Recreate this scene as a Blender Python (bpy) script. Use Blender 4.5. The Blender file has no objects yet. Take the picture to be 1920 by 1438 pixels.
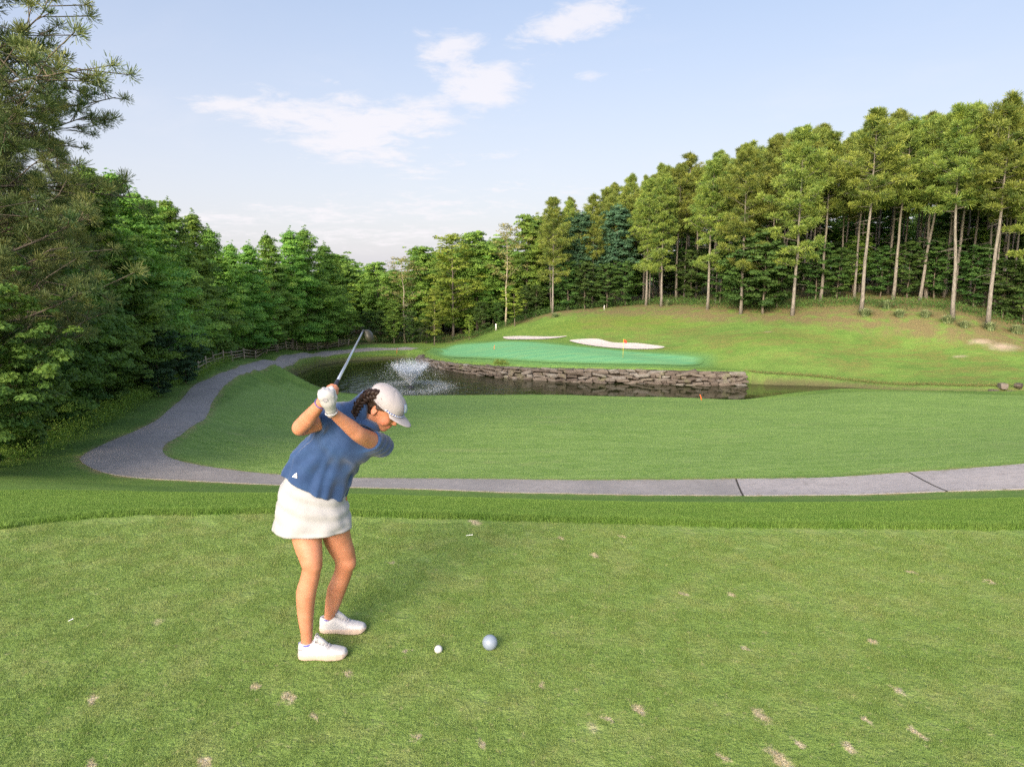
import bpy, bmesh, math, random, time
import numpy as np
from mathutils import Vector, Matrix, noise as mnoise
T0 = time.time()
random.seed(7); rng = np.random.default_rng(11)
SC = bpy.context.scene
COL = SC.collection

# ------------------------------------------------------------------ camera, sky, sun, exposure
CAM_H, PITCH, FPX = 2.0, math.radians(9.4), 1300.0
cam_d = bpy.data.cameras.new('camera'); cam = bpy.data.objects.new('camera', cam_d); COL.objects.link(cam)
cam.location = (0, 0, CAM_H); cam.rotation_euler = (math.pi/2 - PITCH, 0, 0)
cam_d.sensor_width = 36.0; cam_d.lens = FPX/1920*36.0; cam_d.clip_start = 0.05; cam_d.clip_end = 6000
SC.camera = cam
SUN_EL, SUN_AZ = math.radians(24), math.radians(-156)      # azimuth from +Y towards +X: the sun stands low, to the left and a little behind
sun_vec = Vector((math.sin(SUN_AZ)*math.cos(SUN_EL), math.cos(SUN_AZ)*math.cos(SUN_EL), math.sin(SUN_EL)))
sd = bpy.data.lights.new('sun', 'SUN'); sun = bpy.data.objects.new('sun', sd); COL.objects.link(sun)
sun.rotation_euler = sun_vec.to_track_quat('Z', 'Y').to_euler()
sd.energy = 2.5; sd.angle = math.radians(30); sd.color = (1.0, 0.87, 0.68)
SC.view_settings.view_transform = 'Standard'; SC.view_settings.look = 'None'
SC.view_settings.exposure = 1.08; SC.view_settings.gamma = 1.0; SC.view_settings.use_curve_mapping = False
SC.cycles.max_bounces = 8; SC.cycles.diffuse_bounces = 4; SC.cycles.glossy_bounces = 3
SC.cycles.transparent_max_bounces = 8; SC.cycles.transmission_bounces = 4
SC.cycles.use_denoising = False
SC.cycles.sample_clamp_indirect = 4.0

class NT:
    """small node-tree helper"""
    def __init__(s, tree): s.t = tree; s.n = tree.nodes; s.l = tree.links
    def node(s, typ, **kw):
        nd = s.n.new(typ)
        for k, v in kw.items():
            setattr(nd, k, v)
        return nd
    def set(s, sock, v):
        if isinstance(v, bpy.types.NodeSocket): s.l.new(v, sock)
        elif v is not None: sock.default_value = v
    def math(s, op, a, b=None, c=None, clamp=False):
        nd = s.n.new('ShaderNodeMath'); nd.operation = op; nd.use_clamp = clamp
        s.set(nd.inputs[0], a); s.set(nd.inputs[1], b)
        if c is not None: s.set(nd.inputs[2], c)
        return nd.outputs[0]
    def vmath(s, op, a, b=None):
        nd = s.n.new('ShaderNodeVectorMath'); nd.operation = op
        s.set(nd.inputs[0], a); s.set(nd.inputs[1], b)
        return nd.outputs['Value' if op in ('DISTANCE', 'LENGTH', 'DOT_PRODUCT') else 'Vector']
    def mix(s, f, a, b, typ='MIX'):
        nd = s.n.new('ShaderNodeMix'); nd.data_type = 'RGBA'; nd.blend_type = typ
        s.set(nd.inputs[0], f); s.set(nd.inputs[6], c4(a)); s.set(nd.inputs[7], c4(b))
        return nd.outputs[2]
    def noise(s, vec, scale, detail=4, rough=.55, dist=0.0, out='Fac'):
        nd = s.n.new('ShaderNodeTexNoise'); s.set(nd.inputs['Vector'], vec)
        nd.inputs['Scale'].default_value = scale; nd.inputs['Detail'].default_value = detail
        nd.inputs['Roughness'].default_value = rough; nd.inputs['Distortion'].default_value = dist
        return nd.outputs[out]
    def map(s, v, a, b, c=0.0, d=1.0, smooth=True):
        nd = s.n.new('ShaderNodeMapRange'); nd.interpolation_type = 'SMOOTHSTEP' if smooth else 'LINEAR'
        s.set(nd.inputs[0], v); s.set(nd.inputs[1], a); s.set(nd.inputs[2], b); s.set(nd.inputs[3], c); s.set(nd.inputs[4], d)
        return nd.outputs[0]
    def scale(s, vec, xyz):
        nd = s.n.new('ShaderNodeMapping'); s.set(nd.inputs[0], vec); nd.inputs['Scale'].default_value = xyz
        return nd.outputs[0]
def c4(c):
    if isinstance(c, (tuple, list)) and len(c) == 3: return (c[0], c[1], c[2], 1.0)
    return c

def make_world():
    w = bpy.data.worlds.new('World'); SC.world = w; w.use_nodes = True
    t = NT(w.node_tree); w.node_tree.nodes.clear()
    sky = t.node('ShaderNodeTexSky', sky_type='NISHITA'); sky.sun_disc = False
    sky.sun_elevation = SUN_EL; sky.sun_rotation = SUN_AZ; sky.altitude = 200; sky.air_density = 1.0; sky.dust_density = 2.0; sky.ozone_density = 1.2
    geo = t.node('ShaderNodeTexCoord').outputs['Generated']
    d = t.vmath('NORMALIZE', geo)
    sep = t.node('ShaderNodeSeparateXYZ'); t.l.new(d, sep.inputs[0]); X, Y, Z = sep.outputs
    # a thin bright veil, thicker towards the horizon, all the way round
    el = t.math('MAXIMUM', Z, 0.0)
    veil = t.map(el, 0.0, 0.62, 0.80, 0.36)
    base = t.mix(1.0, sky.outputs[0], (SKYG, SKYG, SKYG), 'MULTIPLY')
    veilcol = t.mix(t.map(el, 0.0, 0.5, 0, 1), VEIL_LO, VEIL_HI)
    base = t.mix(veil, base, veilcol)
    # veil made several times brighter towards the sun, added as soft fill light
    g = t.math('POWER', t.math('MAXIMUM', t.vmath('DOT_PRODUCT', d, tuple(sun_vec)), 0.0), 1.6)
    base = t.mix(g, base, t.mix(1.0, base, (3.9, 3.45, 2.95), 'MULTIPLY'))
    # clouds drift on a flat layer: project the direction on a plane overhead
    zz = t.math('ADD', el, 0.12)
    comb = t.node('ShaderNodeCombineXYZ'); t.l.new(t.math('DIVIDE', X, zz), comb.inputs[0]); t.l.new(t.math('DIVIDE', Y, zz), comb.inputs[1])
    n1 = t.noise(comb.outputs[0], 2.6, 9, .62, 0.35)
    n2 = t.noise(comb.outputs[0], 0.8, 3, .5)
    # banks of cloud where they stand in the sky (u = sideways, w = height, for the half of the sky ahead)
    yy = t.math('MAXIMUM', Y, 0.05)
    u = t.math('DIVIDE', X, yy); wv = t.math('DIVIDE', Z, yy)
    bias = None
    for (px, py, rx, ry, rot, amp) in CLOUDS:
        vx = (px-960)/FPX; vv = (719-py)/FPX
        yd = math.cos(PITCH)+vv*math.sin(PITCH); zd = -math.sin(PITCH)+vv*math.cos(PITCH)
        u0, w0 = vx/yd, zd/yd
        du = t.math('SUBTRACT', u, u0); dw = t.math('SUBTRACT', wv, w0)
        c, s_ = math.cos(math.radians(rot)), math.sin(math.radians(rot))
        a = t.math('ADD', t.math('MULTIPLY', du, c/(1.25*rx/FPX)), t.math('MULTIPLY', dw, s_/(1.25*rx/FPX)))
        b = t.math('ADD', t.math('MULTIPLY', du, -s_/(1.25*ry/FPX)), t.math('MULTIPLY', dw, c/(1.25*ry/FPX)))
        r2 = t.math('ADD', t.math('MULTIPLY', a, a), t.math('MULTIPLY', b, b))
        g = t.math('MULTIPLY', t.math('POWER', 2.71828, t.math('MULTIPLY', r2, -1.0)), amp)
        bias = g if bias is None else t.math('MAXIMUM', bias, g)
    front = t.map(Y, 0.0, 0.25)
    bias = t.math('MULTIPLY', bias, front)
    wild = t.math('MULTIPLY', t.map(n2, 0.55, 0.75, 0, 0.55), t.math('SUBTRACT', 1.0, front))
    bias = t.math('MAXIMUM', bias, wild)
    n3 = t.noise(comb.outputs[0], 8.0, 8, .68, 0.5)
    nn = t.math('ADD', t.math('MULTIPLY', n1, 0.52), t.math('MULTIPLY', n3, 0.48))
    cov = t.math('ADD', bias, t.math('MULTIPLY', t.math('SUBTRACT', nn, 0.5), 2.6))
    cm = t.math('MULTIPLY', t.map(cov, 0.36, 0.92), t.map(bias, 0.02, 0.25))
    thin = t.map(t.noise(comb.outputs[0], 1.2, 7, .6, .5), 0.5, 0.8, 0, 0.25)
    cm = t.math('MAXIMUM', cm, t.math('MULTIPLY', thin, t.map(el, 0.0, 0.5, 1.0, 0.2)))
    col = t.mix(t.math('MULTIPLY', cm, 0.75), base, CLOUDC)
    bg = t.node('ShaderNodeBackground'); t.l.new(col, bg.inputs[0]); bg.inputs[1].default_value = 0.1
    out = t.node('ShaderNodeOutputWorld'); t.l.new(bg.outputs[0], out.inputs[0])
SKYG = 1.0
VEIL_LO, VEIL_HI = (3.95, 3.85, 4.15), (2.65, 3.12, 4.25)
CLOUDC = (4.75, 4.55, 4.7)
CLOUDS = [(455, 205, 110, 26, -8, .75), (560, 225, 110, 42, -10, .9), (655, 250, 110, 50, -8, 1.0), (650,185,60,36,0,.7), (770, 220, 120, 40, 5, .9), (905, 165, 75, 42, 20, .95),
          (850, 95, 70, 42, 20, .8), (800, 65, 40, 18, -20, .5), (1060, 40, 110, 34, 15, .95), (1130,8,70,24,0,.7), (345, 172, 40, 12, -15, .5), (780, 328, 80, 18, 5, .55),
          (900, 298, 90, 14, 10, .45), (1105, 144, 34, 14, 0, .5), (1230, 120, 50, 14, 20, .4), (520, 318, 30, 14, -30, .4), (505, 8, 40, 10, 10, .5),
          (620, 400, 420, 26, 2, .62), (900, 360, 260, 20, 3, .5), (1310,28,30,10,0,.4), (700,440,360,30,0,.6)]
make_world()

# ------------------------------------------------------------------ tagging and mesh helpers
def tag(o, label=None, cat=None, group=None, kind=None):
    if label: o['label'] = label
    if cat: o['category'] = cat
    if group: o['group'] = group
    if kind: o['kind'] = kind
    return o
def link(name, data, parent=None):
    o = bpy.data.objects.new(name, data); COL.objects.link(o)
    if parent is not None: o.parent = parent
    return o
def empty(name, loc=(0, 0, 0), rz=0, s=1.0):
    o = link(name, None); o.location = loc; o.rotation_euler = (0, 0, rz); o.scale = (s, s, s); o.empty_display_size = .2
    return o
def mesh_np(name, verts, faces, mat=None, smooth=False, attrs=None):
    """faces: (n,3) or (n,4) int array, or a list of such arrays"""
    me = bpy.data.meshes.new(name)
    verts = np.asarray(verts, dtype=np.float32)
    fl = faces if isinstance(faces, list) else [faces]
    fl = [np.asarray(f, dtype=np.int32) for f in fl if len(f)]
    idx = np.concatenate([f.ravel() for f in fl]); cnt = np.concatenate([np.full(len(f), f.shape[1], dtype=np.int32) for f in fl])
    st = np.zeros(len(cnt), dtype=np.int32); st[1:] = np.cumsum(cnt)[:-1]
    me.vertices.add(len(verts)); me.vertices.foreach_set('co', verts.ravel())
    me.loops.add(len(idx)); me.loops.foreach_set('vertex_index', idx)
    me.polygons.add(len(cnt)); me.polygons.foreach_set('loop_start', st)
    me.polygons.foreach_set('use_smooth', np.full(len(cnt), smooth))
    if attrs:
        for k, v in attrs.items():
            a = me.attributes.new(k, 'FLOAT', 'POINT'); a.data.foreach_set('value', np.asarray(v, dtype=np.float32))
    me.update(calc_edges=True); me.validate()
    if mat: me.materials.append(mat)
    return me
def tube_arrays(pts, rad, seg=8, cap=True):
    pts = np.asarray(pts, float); rad = np.broadcast_to(np.asarray(rad, float), (len(pts),))
    tan = np.gradient(pts, axis=0); tan /= np.linalg.norm(tan, axis=1)[:, None]+1e-9
    up = np.array([0, 0, 1.0]) if abs(tan[0][2]) < .9 else np.array([1.0, 0, 0])
    a = np.cross(tan, up); a /= np.linalg.norm(a, axis=1)[:, None]+1e-9
    for i in range(1, len(a)):
        if np.dot(a[i], a[i-1]) < 0: a[i] = -a[i]
    b = np.cross(tan, a)
    th = np.linspace(0, 2*np.pi, seg, endpoint=False)
    V = pts[:, None, :] + rad[:, None, None]*(np.cos(th)[None, :, None]*a[:, None, :] + np.sin(th)[None, :, None]*b[:, None, :])
    V = V.reshape(-1, 3); n = len(pts)
    i = np.arange(n-1)[:, None]*seg; j = np.arange(seg)[None, :]; j2 = (j+1) % seg
    F = np.stack([i+j, i+j2, i+seg+j2, i+seg+j], -1).reshape(-1, 4)
    if cap:
        V = np.vstack([V, pts[:1], pts[-1:]]); c0, c1 = n*seg, n*seg+1
        jj = np.arange(seg)
        F = np.vstack([F, np.stack([np.full(seg, c0), (jj+1) % seg, jj, jj], -1)[:, :], np.stack([np.full(seg, c1), (n-1)*seg+jj, (n-1)*seg+(jj+1) % seg, (n-1)*seg+(jj+1) % seg], -1)])
    return V, F
class Acc:
    """collects quads (degenerate quads become triangles) into one mesh"""
    def __init__(s): s.V = []; s.F = []; s.n = 0; s.A = []
    def add(s, V, F, a=0.0):
        s.V.append(np.asarray(V, float)); s.F.append(np.asarray(F, int)+s.n); s.n += len(V); s.A.append(np.broadcast_to(np.asarray(a, float), (len(V),)))
    def tube(s, pts, rad, seg=8, a=0.0, cap=True):
        V, F = tube_arrays(pts, rad, seg, cap); s.add(V, F, a)
    def mesh(s, name, mat=None, smooth=True):
        V = np.vstack(s.V); F = np.vstack(s.F)
        tri = F[:, 2] == F[:, 3]
        fs = []
        if (~tri).any(): fs.append(F[~tri])
        if tri.any(): fs.append(F[tri][:, :3])
        return mesh_np(name, V, fs, mat, smooth, {'tint': np.concatenate(s.A)})
def mat_new(name):
    m = bpy.data.materials.new(name); m.use_nodes = True; m.node_tree.nodes.clear()
    t = NT(m.node_tree); out = t.node('ShaderNodeOutputMaterial')
    return m, t, out
def principled(t, out, col, rough=.6, bump=None, bstr=.3, bdist=.01, spec=.5, metal=0.0, **kw):
    b = t.node('ShaderNodeBsdfPrincipled'); t.set(b.inputs['Base Color'], c4(col)); t.set(b.inputs['Roughness'], rough)
    b.inputs['Specular IOR Level'].default_value = spec; b.inputs['Metallic'].default_value = metal
    for k, v in kw.items(): t.set(b.inputs[k.replace('_', ' ')], v)
    if bump is not None:
        bp = t.node('ShaderNodeBump'); bp.inputs['Strength'].default_value = bstr; bp.inputs['Distance'].default_value = bdist
        t.l.new(bump, bp.inputs['Height']); t.l.new(bp.outputs[0], b.inputs['Normal'])
    t.l.new(b.outputs[0], out.inputs[0]); return b
def wpos(t): return t.node('ShaderNodeNewGeometry').outputs['Position']
def opos(t): return t.node('ShaderNodeTexCoord').outputs['Object']
def attr(t, name): 
    a = t.node('ShaderNodeAttribute'); a.attribute_name = name; return a.outputs['Fac']

# a point of the place seen at picture position (px, py) of the 1920 wide photograph, D metres ahead
def P(px, py, D):
    u = (px-960)/FPX; v = (719-py)/FPX
    t_ = D/(math.cos(PITCH)+v*math.sin(PITCH))
    return np.array([u*t_, D, CAM_H+t_*(-math.sin(PITCH)+v*math.cos(PITCH))])

# ------------------------------------------------------------------ the lie of the land
# cart path edges, each point: picture x, picture y, metres ahead
PATH_OUT = [(2500, 905, 13.6), (2160, 908, 15.6), (1920, 918, 17), (1600, 928, 17.8), (1400, 930, 18), (1200, 929, 18.2), (960, 924, 18.6), (660, 914, 19), (400, 904, 19.6), (260, 897, 19.8),
            (190, 886, 20.1), (152, 866, 20.9), (157, 853, 21.8), (200, 832, 24), (290, 790, 29), (338, 750, 37.5), (375, 718, 47), (440, 692, 60), (520, 671, 81), (640, 657, 100), (745, 652.5, 104), (800, 652, 104)]
PATH_IN = [(2500, 830, 17.4), (2160, 852, 18.8), (1920, 870, 19.6), (1700, 886, 19.9), (1400, 898, 20.2), (1200, 900, 20.4), (960, 899, 20.7), (660, 897, 21), (520, 890, 21.4), (400, 876, 21.8),
           (330, 862, 22.2), (306, 848, 23), (312, 830, 24.6), (350, 806, 27.2), (388, 775, 32), (403, 745, 40), (440, 708, 53), (490, 690, 66), (560, 675, 82), (640, 665, 95), (745, 657, 100.5), (800, 656, 101)]
WALL_BASE = [(1396, 721, 71.8), (1360, 722, 71.5), (1300, 721, 71.8), (1200, 718, 72.5), (1100, 716, 73.0), (1000, 711, 74.6), (930, 706, 76.4), (880, 699, 79), (830, 690, 83), (802, 682, 87), (788, 676, 90.5), (790, 671, 93.5), (802, 667, 96)]
WATER_Z = -9.9
def onwater(px, py):
    v = (719-py)/FPX; t_ = (WATER_Z-CAM_H)/(-math.sin(PITCH)+v*math.cos(PITCH)); D = t_*(math.cos(PITCH)+v*math.sin(PITCH))
    return (((px-960)/FPX)*t_, D)
wall_line = np.array([onwater(a, b) for a, b, c in WALL_BASE])           # right to left along the water
pond = [onwater(a, b) for a, b in [(540, 713), (556, 702), (575, 694), (600, 684), (660, 676), (725, 672.5), (775, 672)]]
pond += [tuple(p) for p in wall_line[::-1][1:]]
pond += [onwater(a, b) for a, b in [(1500, 722.5), (1560, 725), (1620, 728), (1700, 736), (1800, 742), (1900, 744), (2050, 748)]]
pond += [onwater(a, b) for a, b in [(2050, 752), (1900, 749), (1800, 746.5), (1700, 743), (1620, 741), (1560, 744), (1500, 752), (1390, 756), (1200, 752), (1000, 749), (800, 746), (700, 741), (640, 735.5), (590, 728), (555, 720)]]
pond = np.array(pond)

def poly_sd(pts, poly, closed=True):
    """signed distance to a polygon (negative inside)"""
    pts = np.asarray(pts, float); d2 = np.full(len(pts), 1e18); ins = np.zeros(len(pts), bool)
    n = len(poly)
    for i in range(n if closed else n-1):
        a = poly[i]; b = poly[(i+1) % n]; e = b-a; w = pts-a
        h = np.clip((w@e)/(e@e+1e-12), 0, 1)
        q = w-h[:, None]*e
        d2 = np.minimum(d2, (q**2).sum(1))
        if closed:
            c = (a[1] > pts[:, 1]) != (b[1] > pts[:, 1])
            with np.errstate(divide='ignore', invalid='ignore'):
                xi = (b[0]-a[0])*(pts[:, 1]-a[1])/(b[1]-a[1]) + a[0]
            ins ^= c & (pts[:, 0] < xi)
    d = np.sqrt(d2)
    return np.where(ins, -d, d)

ctrl = []
for L in (PATH_OUT, PATH_IN):
    q = [P(*p) for p in L]; ctrl += q
    for a_, b_ in zip(q, q[1:]):
        if a_[1] > 20.5 and np.hypot(*(b_-a_)[:2]) > 4: ctrl += [a_*(1-u_)+b_*u_ for u_ in ((.5,) if np.hypot(*(b_-a_)[:2]) < 9 else (.25, .5, .75))]
ctrl += [P(*p) for p in [
    # bank below the tee
    (-250, 985, 5.1), (0, 988, 5.15), (250, 966, 5.45), (520, 962, 5.5), (900, 974, 5.35), (1400, 988, 5.18), (1920, 992, 5.13), (2300, 995, 5.1),
    (0, 955, 8), (300, 945, 8), (660, 945, 8), (1000, 957, 8), (1400, 962, 8), (1800, 962, 8), (2200, 962, 8),
    (0, 925, 12.5), (300, 925, 13), (660, 928, 13), (1000, 938, 13), (1400, 944, 13), (1800, 938, 12.5), (2200, 925, 12),
    (0, 895, 17), (-200, 890, 16), (0, 870, 20.5), (-250, 880, 17), (90, 855, 22), (230, 780, 31), (330, 715, 50), (420, 680, 66), (560, 656, 98), (700, 648, 106),
    # fairway beyond the path
    (400, 850, 25), (560, 850, 25.3), (960, 850, 26), (1400, 850, 25.6), (1900, 835, 24.5), (440, 800, 32), (960, 800, 34), (1400, 800, 34), (1900, 795, 33),
    (480, 760, 41), (700, 765, 43), (960, 770, 43), (1300, 772, 43), (1600, 762, 43), (1900, 765, 42), (500, 725, 60), (550, 738, 62), (600, 742, 60), (600, 755, 50), (560, 747, 54), (500, 740, 50), (700, 753, 54), (760, 748, 58), (960, 750, 56), (1200, 751, 57), (1400, 752, 56),
    (1560, 741, 53), (1640, 734, 54), (1760, 739, 52), (1920, 741, 52), (2200, 745, 50), (960, 744, 60.5), (1200, 745.5, 61), (1400, 748, 60.5),
    # between path and pond
    (500, 705, 66), (536, 690, 79), (600, 673, 91), (700, 664, 96), (760, 661, 98),
    # green, bunkers, mound and hill
    (830, 668, 90), (960, 660, 83), (1000, 680, 76.5), (1168, 672, 78), (1300, 684, 76), (1100, 655, 86), (950, 643, 93), (1000, 633, 97), (1150, 647, 90), (1240, 655, 86), (1300, 672, 81),
    (870, 642, 103), (930, 625, 108), (1020, 605, 107), (1100, 590, 108), (1180, 583, 108), (1150, 610, 99), (1280, 610, 98), (1250, 640, 90), (1235, 573, 111), (1320, 582, 103), (1035, 588, 112),
    (960, 608, 113), (850, 643, 107), (760, 650, 104), (1380, 594, 98), (1477, 592, 95), (1605, 586, 92), (1775, 597, 86), (1838, 612, 84), (1920, 620, 84), (2100, 630, 79),
    (1360, 655, 82), (1450, 640, 82), (1450, 690, 75), (1600, 640, 84), (1700, 640, 83), (1700, 695, 73), (1620, 712, 71), (1900, 700, 71), (1900, 650, 79), (1400, 700, 74), (2150, 700, 66), (2150, 660, 72),
]]
# tops of the dry stone wall
wall_top = [696, 695.5, 694.5, 692, 690.5, 688.5, 685.5, 683, 678, 673, 668, 664.5, 661.5]
for (a, b, c), (x_, y_), tp in zip(WALL_BASE, wall_line, wall_top):
    q = P(a, tp, y_+.5); ctrl.append(q)
ctrl += [np.array(p, float) for p in [
    (-12, -6, -1.5), (0, -8, 4), (12, -6, 4), (-5, 1, 1.4), (5, 1, 1.4), (-16, 8, -2.5), (-25, 20, -4.2), (-30, 40, -4.5), (-45, 20, -3.5), (-40, 70, -6), (-60, 50, -4), (-36, 100, -9), (-60, 100, -7), (-10, 125, -9.5),
    (-20, 150, -9), (-60, 180, -8), (10, 130, -6), (20, 150, -4), (50, 130, -1.5), (70, 110, -1), (80, 90, -1), (100, 140, 1), (70, 60, -3), (60, 40, -3.5), (40, 20, -3.2), (60, 0, -2.5), (90, 60, -1), (40, 200, 0),
    (-30, 0, -2.0), (-50, 0, -1.5), (-30, -30, -1), (30, -30, 1)]]
ctrl = np.array(ctrl)
def tps_fit(c, lam=.02):
    s = 30.0; X = c[:, :2]/s; n = len(X)
    r2 = ((X[:, None]-X[None])**2).sum(-1)
    K = .5*r2*np.log(r2+1e-12); K[np.diag_indices(n)] += lam/ s
    Pm = np.hstack([np.ones((n, 1)), X]); A = np.zeros((n+3, n+3)); A[:n, :n] = K; A[:n, n:] = Pm; A[n:, :n] = Pm.T
    w = np.linalg.solve(A, np.concatenate([c[:, 2], np.zeros(3)]))
    return X, w, s
TPS = tps_fit(ctrl)
tee_poly = np.array([(-30, -30)] + [tuple(P(a, b, d)[:2]) for a, b, d in [(-900, 1010, 4.6), (-250, 1000, 4.95), (0, 990, 5.15), (120, 975, 5.33), (260, 966, 5.46), (520, 962, 5.5), (900, 974, 5.35), (1400, 988, 5.18), (1920, 992, 5.13), (2300, 994, 5.1), (2900, 1000, 5.0)]] + [(30, -30)])
def height(p):
    p = np.asarray(p, float).reshape(-1, 2); X, w, s = TPS; out = np.empty(len(p))
    for i in range(0, len(p), 20000):
        q = p[i:i+20000]/s; r2 = ((q[:, None]-X[None])**2).sum(-1)
        out[i:i+20000] = (.5*r2*np.log(r2+1e-12))@w[:len(X)] + w[-3] + q@w[-2:]
    x, y = p[:, 0], p[:, 1]
    # far land levels out
    r = np.hypot(x, y-60); f = np.clip((r-110)/90, 0, 1); f = f*f*(3-2*f)
    far = np.clip(-6+x*.03, -8, 3) + 1.5*np.sin(x*.01)*np.cos(y*.013)
    z = out*(1-f)+far*f
    # gentle unevenness
    z += .05*np.sin(x*.55+np.sin(y*.31))*np.sin(y*.43+1)*np.clip((y-12)/30, 0, 1)
    # tee plateau, level, with a soft shoulder
    dt = poly_sd(p, tee_poly)
    k = np.clip(-dt/.25, 0, 1)
    z = np.where(dt < 0, 0.0, np.minimum(z, .055) - .0)
    lip = np.clip(dt/.10, 0, 1); z = np.where((dt >= 0) & (dt < .10), z*lip, z)
    return np.where(dt < 0, 0.0, z)
def height_pond(p):
    z = height(p); p = np.asarray(p, float).reshape(-1, 2)
    near = (p[:, 1] > 55) & (p[:, 1] < 100) & (p[:, 0] > -32) & (p[:, 0] < 60)
    idx = np.where(near)[0]
    if len(idx):
        sd_ = poly_sd(p[idx], pond); dw = poly_sd(p[idx], wall_line, closed=False)
        zi = z[idx]
        notwall = dw > 2.2
        # land comes down to the water
        zi = np.where((sd_ > 0) & notwall, np.maximum(np.minimum(zi, WATER_Z+.02+sd_*1.3), WATER_Z+.02+np.minimum(sd_*.12, .25)), zi)
        drop = np.where(notwall, sd_, sd_-.55)
        zi = np.where((sd_ > 0) & ~notwall, np.maximum(zi, WATER_Z+.9), zi)
        zi = np.where(drop < 0, WATER_Z-.12-np.minimum(.9, -drop*.5), zi)
        z[idx] = zi
    return z
def H1(x, y): return float(height_pond([(x, y)])[0])
def hit(px, py, D):
    """where the line of sight through a picture position meets the land, nearest to D metres ahead"""
    d = np.linspace(D*.88, D*1.12, 260); q = np.array([P(px, py, k) for k in d]); s = q[:, 2]-height_pond(q[:, :2])
    c = np.where(s[:-1]*s[1:] <= 0)[0]
    k = c[np.argmin(np.abs(d[c]-D))] if len(c) else np.argmin(np.abs(s))
    return q[k][:2]
print('land', time.time()-T0)

PA = np.array([P(*p)[:2] for p in PATH_OUT]); PB = np.array([P(*p)[:2] for p in PATH_IN])
def spline(pts, n, closed=False):
    pts = np.asarray(pts, float); m = len(pts)
    if closed: q = np.vstack([pts[-1:], pts, pts[:2]])
    else: q = np.vstack([2*pts[:1]-pts[1:2], pts, 2*pts[-1:]-pts[-2:-1]])
    segs = m if closed else m-1; out = []
    for i in range(segs):
        p0, p1, p2, p3 = q[i], q[i+1], q[i+2], q[i+3]
        for t in np.linspace(0, 1, n, endpoint=False):
            out.append(.5*((2*p1)+(-p0+p2)*t+(2*p0-5*p1+4*p2-p3)*t*t+(-p0+3*p1-3*p2+p3)*t**3))
    if not closed: out.append(q[-2])
    return np.array(out)
path_poly = np.vstack([spline(PA, 6), spline(PB, 6)[::-1]])

# ground: one sheet, finest where it is seen closest, running on to the horizon
def ground_grid():
    s = np.concatenate([-np.geomspace(40, 1.35, 40)[:-1], np.linspace(-1.35, 1.35, 430), np.geomspace(1.35, 40, 40)[1:]])
    yy = np.concatenate([-np.geomspace(1500, 9, 26), np.linspace(-8, 1.0, 12), [1.6]])
    a = np.geomspace(6.0, 135, 620)-4; a = a[a > 1.7]
    fine = np.arange(4.85, 5.75, .035)
    a = np.sort(np.concatenate([a[(a < 4.84) | (a > 5.76)], fine]))
    far = np.geomspace(132, 2500, 40)
    yy = np.concatenate([yy, a, far])
    W = np.where(yy < 1, np.maximum(6.5, (-yy)*.8), yy+6.0)
    W = np.maximum(W, 6.5)
    X = s[None, :]*W[:, None]; Y = np.repeat(yy[:, None], len(s), 1)
    return X, Y
GX, GY = ground_grid(); gp = np.stack([GX.ravel(), GY.ravel()], 1); gz = height_pond(gp)
print('ground z', time.time()-T0, len(gp))
nr, nc = GX.shape
ii = (np.arange(nr-1)[:, None]*nc+np.arange(nc-1)[None]).ravel()
gf = np.stack([ii, ii+1, ii+nc+1, ii+nc], 1)

# outlines of the differently mown ground
fair_poly = np.array([P(*p)[:2] for p in [(306, 848, 23), (400, 876, 21.8), (520, 890, 21.4), (960, 897, 20.9), (1400, 896, 20.6), (1920, 868, 20), (2400, 835, 19), (2300, 742, 50), (1920, 741, 53), (1640, 734, 55), (1400, 748, 61), (960, 744, 61.5), (640, 735, 64),
                      (540, 716, 67), (500, 715, 58), (470, 720, 50), (440, 745, 42), (400, 775, 34), (345, 815, 27)]])
green_poly = spline(np.array([hit(*p) for p in [(818, 660, 93), (850, 648, 97), (930, 641, 97), (1020, 643, 94), (1090, 650, 90), (1200, 660, 85), (1290, 666, 83), (1320, 674, 81), (1290, 686, 76.5), (1180, 684, 76.5), (1000, 679, 77.5), (880, 672, 83)]]), 8, True)
bunkA = spline(np.array([hit(*p) for p in [(943, 633, 98.5), (960, 631.5, 99.5), (1000, 631.5, 99.5), (1040, 632, 99), (1063, 631, 99), (1040, 635, 97.5), (1000, 637, 96.6), (955, 637, 96.6)]]), 6, True)
bunkB = spline(np.array([hit(*p) for p in [(1068, 640, 94), (1090, 637, 95.5), (1122, 636.5, 95.5), (1150, 643, 92.5), (1200, 645, 91.5), (1245, 651, 88.5), (1225, 655, 86.7), (1160, 654, 87), (1110, 649, 89.3)]]), 6, True)
sd_path = poly_sd(gp, path_poly); sd_fair = poly_sd(gp, fair_poly); sd_green = poly_sd(gp, green_poly)
dwater = poly_sd(gp, pond)
# where pine straw and dry grass lie: along and under the right hand wood
wood_edge = np.array([P(*p)[:2] for p in [(850, 638, 108), (930, 616, 113), (1035, 588, 110), (1130, 577, 107), (1235, 580, 104), (1320, 592, 99), (1477, 604, 92), (1605, 600, 88), (1775, 622, 82), (1838, 635, 80), (1950, 645, 78), (2300, 665, 70)]] + [(150, 20), (300, 200), (0, 300), (-20, 125)])
sd_wood = poly_sd(gp, wood_edge)
left_edge = np.array([P(*p)[:2] for p in [(-400, 880, 14), (0, 864, 20.3), (60, 845, 22.5), (200, 770, 31), (300, 718, 44), (350, 700, 49), (420, 674, 68), (560, 654, 99), (700, 645, 109), (790, 646, 110), (850, 641, 109)]] + [(-20, 125), (0, 300), (-300, 300), (-300, -60), (-20, -60), (-15, 5)])
sd_left = poly_sd(gp, left_edge)
def sm(x, a, b): t = np.clip((x-a)/(b-a), 0, 1); return t*t*(3-2*t)
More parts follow.
